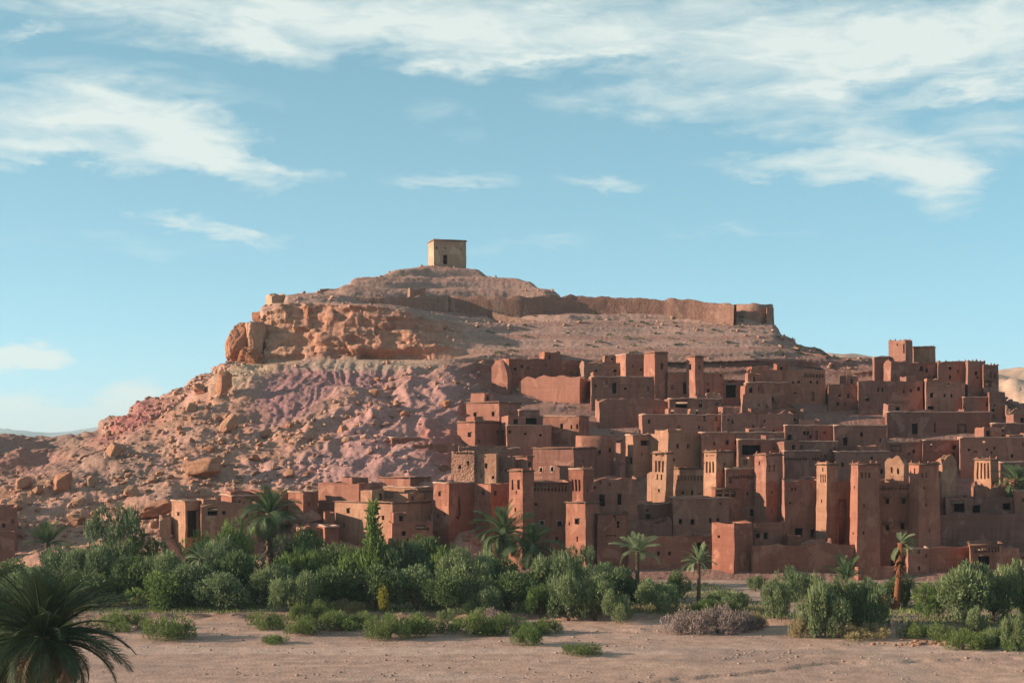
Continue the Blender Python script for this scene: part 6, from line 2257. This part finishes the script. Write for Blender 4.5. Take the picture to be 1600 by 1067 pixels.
def ground_cover():
    rg = np.random.default_rng(21)
    # short grass and weeds on the bank
    Vs, Qs, Ts, off = [], [], [], 0
    xs, ys = rg.uniform(-62, 62, 60000), rg.uniform(128, 172, 60000)
    z, bk, tt, path, wob = flat_ground(xs, ys)
    dn = fbm(np.stack([xs * 0.12, ys * 0.2, 0 * xs], 1) + 3, 3)
    edge = np.exp(-((ys - bank_line(xs) - 3.5) / 3.5) ** 2)
    pr = np.clip(bk * (0.6 + 1.2 * dn + 0.6 * edge), 0, 1) * (1 - path)
    keep = rg.random(len(xs)) < pr
    C = np.stack([xs, ys, z - 0.02], 1)[keep]
    d = np.tile(np.array([[0, 0, 1.0]]), (len(C), 1))
    v, q = leaves(C, d, 0.10, 0.30, rg, 0.4, 0.45)
    t = np.repeat(np.clip(0.5 + dn[keep] * 0.6 + rg.normal(size=len(C)) * 0.2, 0, 1), 4)
    me = mesh_np('grass', v, q, None, False, np.stack([t, t, t], 1))
    tag(link('grass', me, LEAF['grass']), 'short green weeds and grass covering the river bank', 'grass', kind='stuff')
    # straw-coloured grass on the lip of the bank
    xs, ys = rg.uniform(0, 26, 26000), rg.uniform(138, 152, 26000)
    z, bk, tt, path, wob = flat_ground(xs, ys)
    dn = fbm(np.stack([xs * 0.25, ys * 0.3, 0 * xs], 1) + 8, 3)
    pr = np.clip(smoothstep(0.1, 0.6, bk) * np.exp(-((xs - 12) / 9) ** 2) * np.exp(-((ys - 144) / 3) ** 2) * (0.7 + dn), 0, 1) * (1 - path)
    keep = rg.random(len(xs)) < pr
    C = np.stack([xs, ys, z - 0.02], 1)[keep]
    d = np.tile(np.array([[0, 0, 1.0]]), (len(C), 1))
    v, q = leaves(C, d, 0.05, 0.5, rg, 0.4, 0.35)
    t = np.repeat(np.clip(0.5 + rg.normal(size=len(C)) * 0.25, 0, 1), 4)
    me = mesh_np('dry_grass', v, q, None, False, np.stack([t, t, t], 1))
    tag(link('dry_grass', me, LEAF['straw']), 'yellow dry grass along the lip of the river bank', 'grass', kind='stuff')
    # undergrowth that fills the shade of the belt
    xs, ys = rg.uniform(-62, 14, 30000), rg.uniform(147, 178, 30000)
    z, bk, tt, path, wob = flat_ground(xs, ys)
    dn = fbm(np.stack([xs * 0.2, ys * 0.2, 0 * xs], 1) + 1, 3)
    keep = rg.random(len(xs)) < np.clip(0.5 + dn, 0.1, 1)
    hgt = rg.uniform(0, 1.3, len(xs)) * np.clip(0.6 + dn, 0.2, 1.3)
    C = np.stack([xs, ys, z + hgt], 1)[keep]
    d = rg.normal(size=(len(C), 3))
    v, q = leaves(C, d, 0.16, 0.34, rg, 0.3, 0.6)
    t = np.repeat(np.clip(0.4 + rg.normal(size=len(C)) * 0.2, 0, 1), 4)
    me = mesh_np('undergrowth', v, q, None, False, np.stack([t, t, t], 1))
    tag(link('undergrowth', me, LEAF['dark']), 'dark undergrowth below the trees of the belt', 'undergrowth', kind='stuff')
    # scrub dots on the upper slopes
    Vs = []
    nr, nc = HILL['nr'], HILL['nc']
    cl = []
    while len(cl) < 90:
        j, i = rg.integers(0, nr), rg.integers(0, nc)
        px, py = HILL['px'][i], HILL['py'][j, i]
        if 760 < px < 1290 and 480 < py < 560 and HILL['r'][j] < 12:
            cl.append(HILL['V'][j, i])
    C, D = [], []
    for p in cl:
        k = rg.integers(25, 60)
        dd = rg.normal(size=(k, 3))
        dd /= np.linalg.norm(dd, axis=1)[:, None]
        dd[:, 2] = np.abs(dd[:, 2])
        C.append(p + dd * rg.uniform(0.15, 0.5) * np.array([1.3, 1.3, 0.7]))
        D.append(dd)
    C, D = np.concatenate(C), np.concatenate(D)
    v, q = leaves(C, D, 0.14, 0.22, rg, 0.2, 0.6)
    t = np.repeat(rg.random(len(C)) * 0.6, 4)
    me = mesh_np('scrub', v, q, None, False, np.stack([t, t, t], 1))
    tag(link('scrub', me, LEAF['dark']), 'sparse dark scrub dotting the slope below the rampart', 'scrub', kind='stuff')
    # pebbles on the river bed
    v0, f0 = icosphere(0)
    n = 5000
    ys = 98 + (142 - 98) * rg.random(n)
    xs = rg.uniform(-0.37, 0.37, n) * ys
    z = flat_ground(xs, ys)[0]
    dn = fbm(np.stack([xs * 0.06, ys * 0.25, 0 * xs], 1) + 5, 3)
    keep = rg.random(n) < np.clip(0.35 + dn * 1.4, 0.06, 1)
    xs, ys, z = xs[keep], ys[keep], z[keep]
    n = len(xs)
    s = 0.03 + 0.13 * rg.random(n) ** 4
    sc = np.stack([s * rg.uniform(.8, 1.4, n), s * rg.uniform(.8, 1.4, n), s * rg.uniform(.4, .8, n)], 1)
    vv = v0[None] * sc[:, None] + np.stack([xs, ys, z + s * .15], 1)[:, None]
    ff = f0[None] + (np.arange(n) * len(v0))[:, None, None]
    cc = np.array([0.33, 0.225, 0.18])[None] * rg.uniform(0.5, 1.1, n)[:, None]
    me = mesh_np('pebbles', vv.reshape(-1, 3), None, ff.reshape(-1, 3), False, np.repeat(cc, len(v0), 0))
    tag(link('pebbles', me, MAT['gravel']), 'stones and pebbles scattered over the dry river bed', 'pebbles', kind='stuff')
    # heap of stones on the bank
    n = 70
    xs = (1446 - HX) / FOC * 126 + rg.normal(size=n) * 1.5
    ys = 126 + rg.normal(size=n) * 0.7
    z = flat_ground(xs, ys)[0]
    parts_v, parts_f = [], []
    v1 = rock_verts(1, 900, 4)
    for i in range(n):
        s_ = rg.uniform(0.08, 0.26)
        parts_v.append(v1[0] * s_ + np.array([xs[i], ys[i], z[i] + s_ * .3]))
        parts_f.append(v1[1] + i * len(v1[0]))
    me = mesh_np('stone_heap', np.concatenate(parts_v), None, np.concatenate(parts_f))
    tag(link('stone_heap', me, MAT['boulder']), 'spread of pale stones on the bank left of the green strip', 'stones', kind='stuff')


ground_cover()
# ------------------------------------------------------------------ the air


def haze():
    m = bpy.data.materials.new('haze')
    m.use_nodes = True
    t = m.node_tree
    t.nodes.clear()
    out = N(t, 'ShaderNodeOutputMaterial')
    v = N(t, 'ShaderNodeVolumePrincipled')
    v.inputs['Color'].default_value = (0.72, 0.90, 1.0, 1)
    v.inputs['Density'].default_value = 1.0e-4
    v.inputs['Anisotropy'].default_value = 0.2
    t.links.new(v.outputs[0], out.inputs['Volume'])
    b = MB()
    b.box(-14000, 14000, -2500, 15000, -28, 260)
    o = link('haze', b.mesh('haze'), m)
    tag(o, 'thin evening haze over the whole valley', 'haze', kind='stuff')


haze()
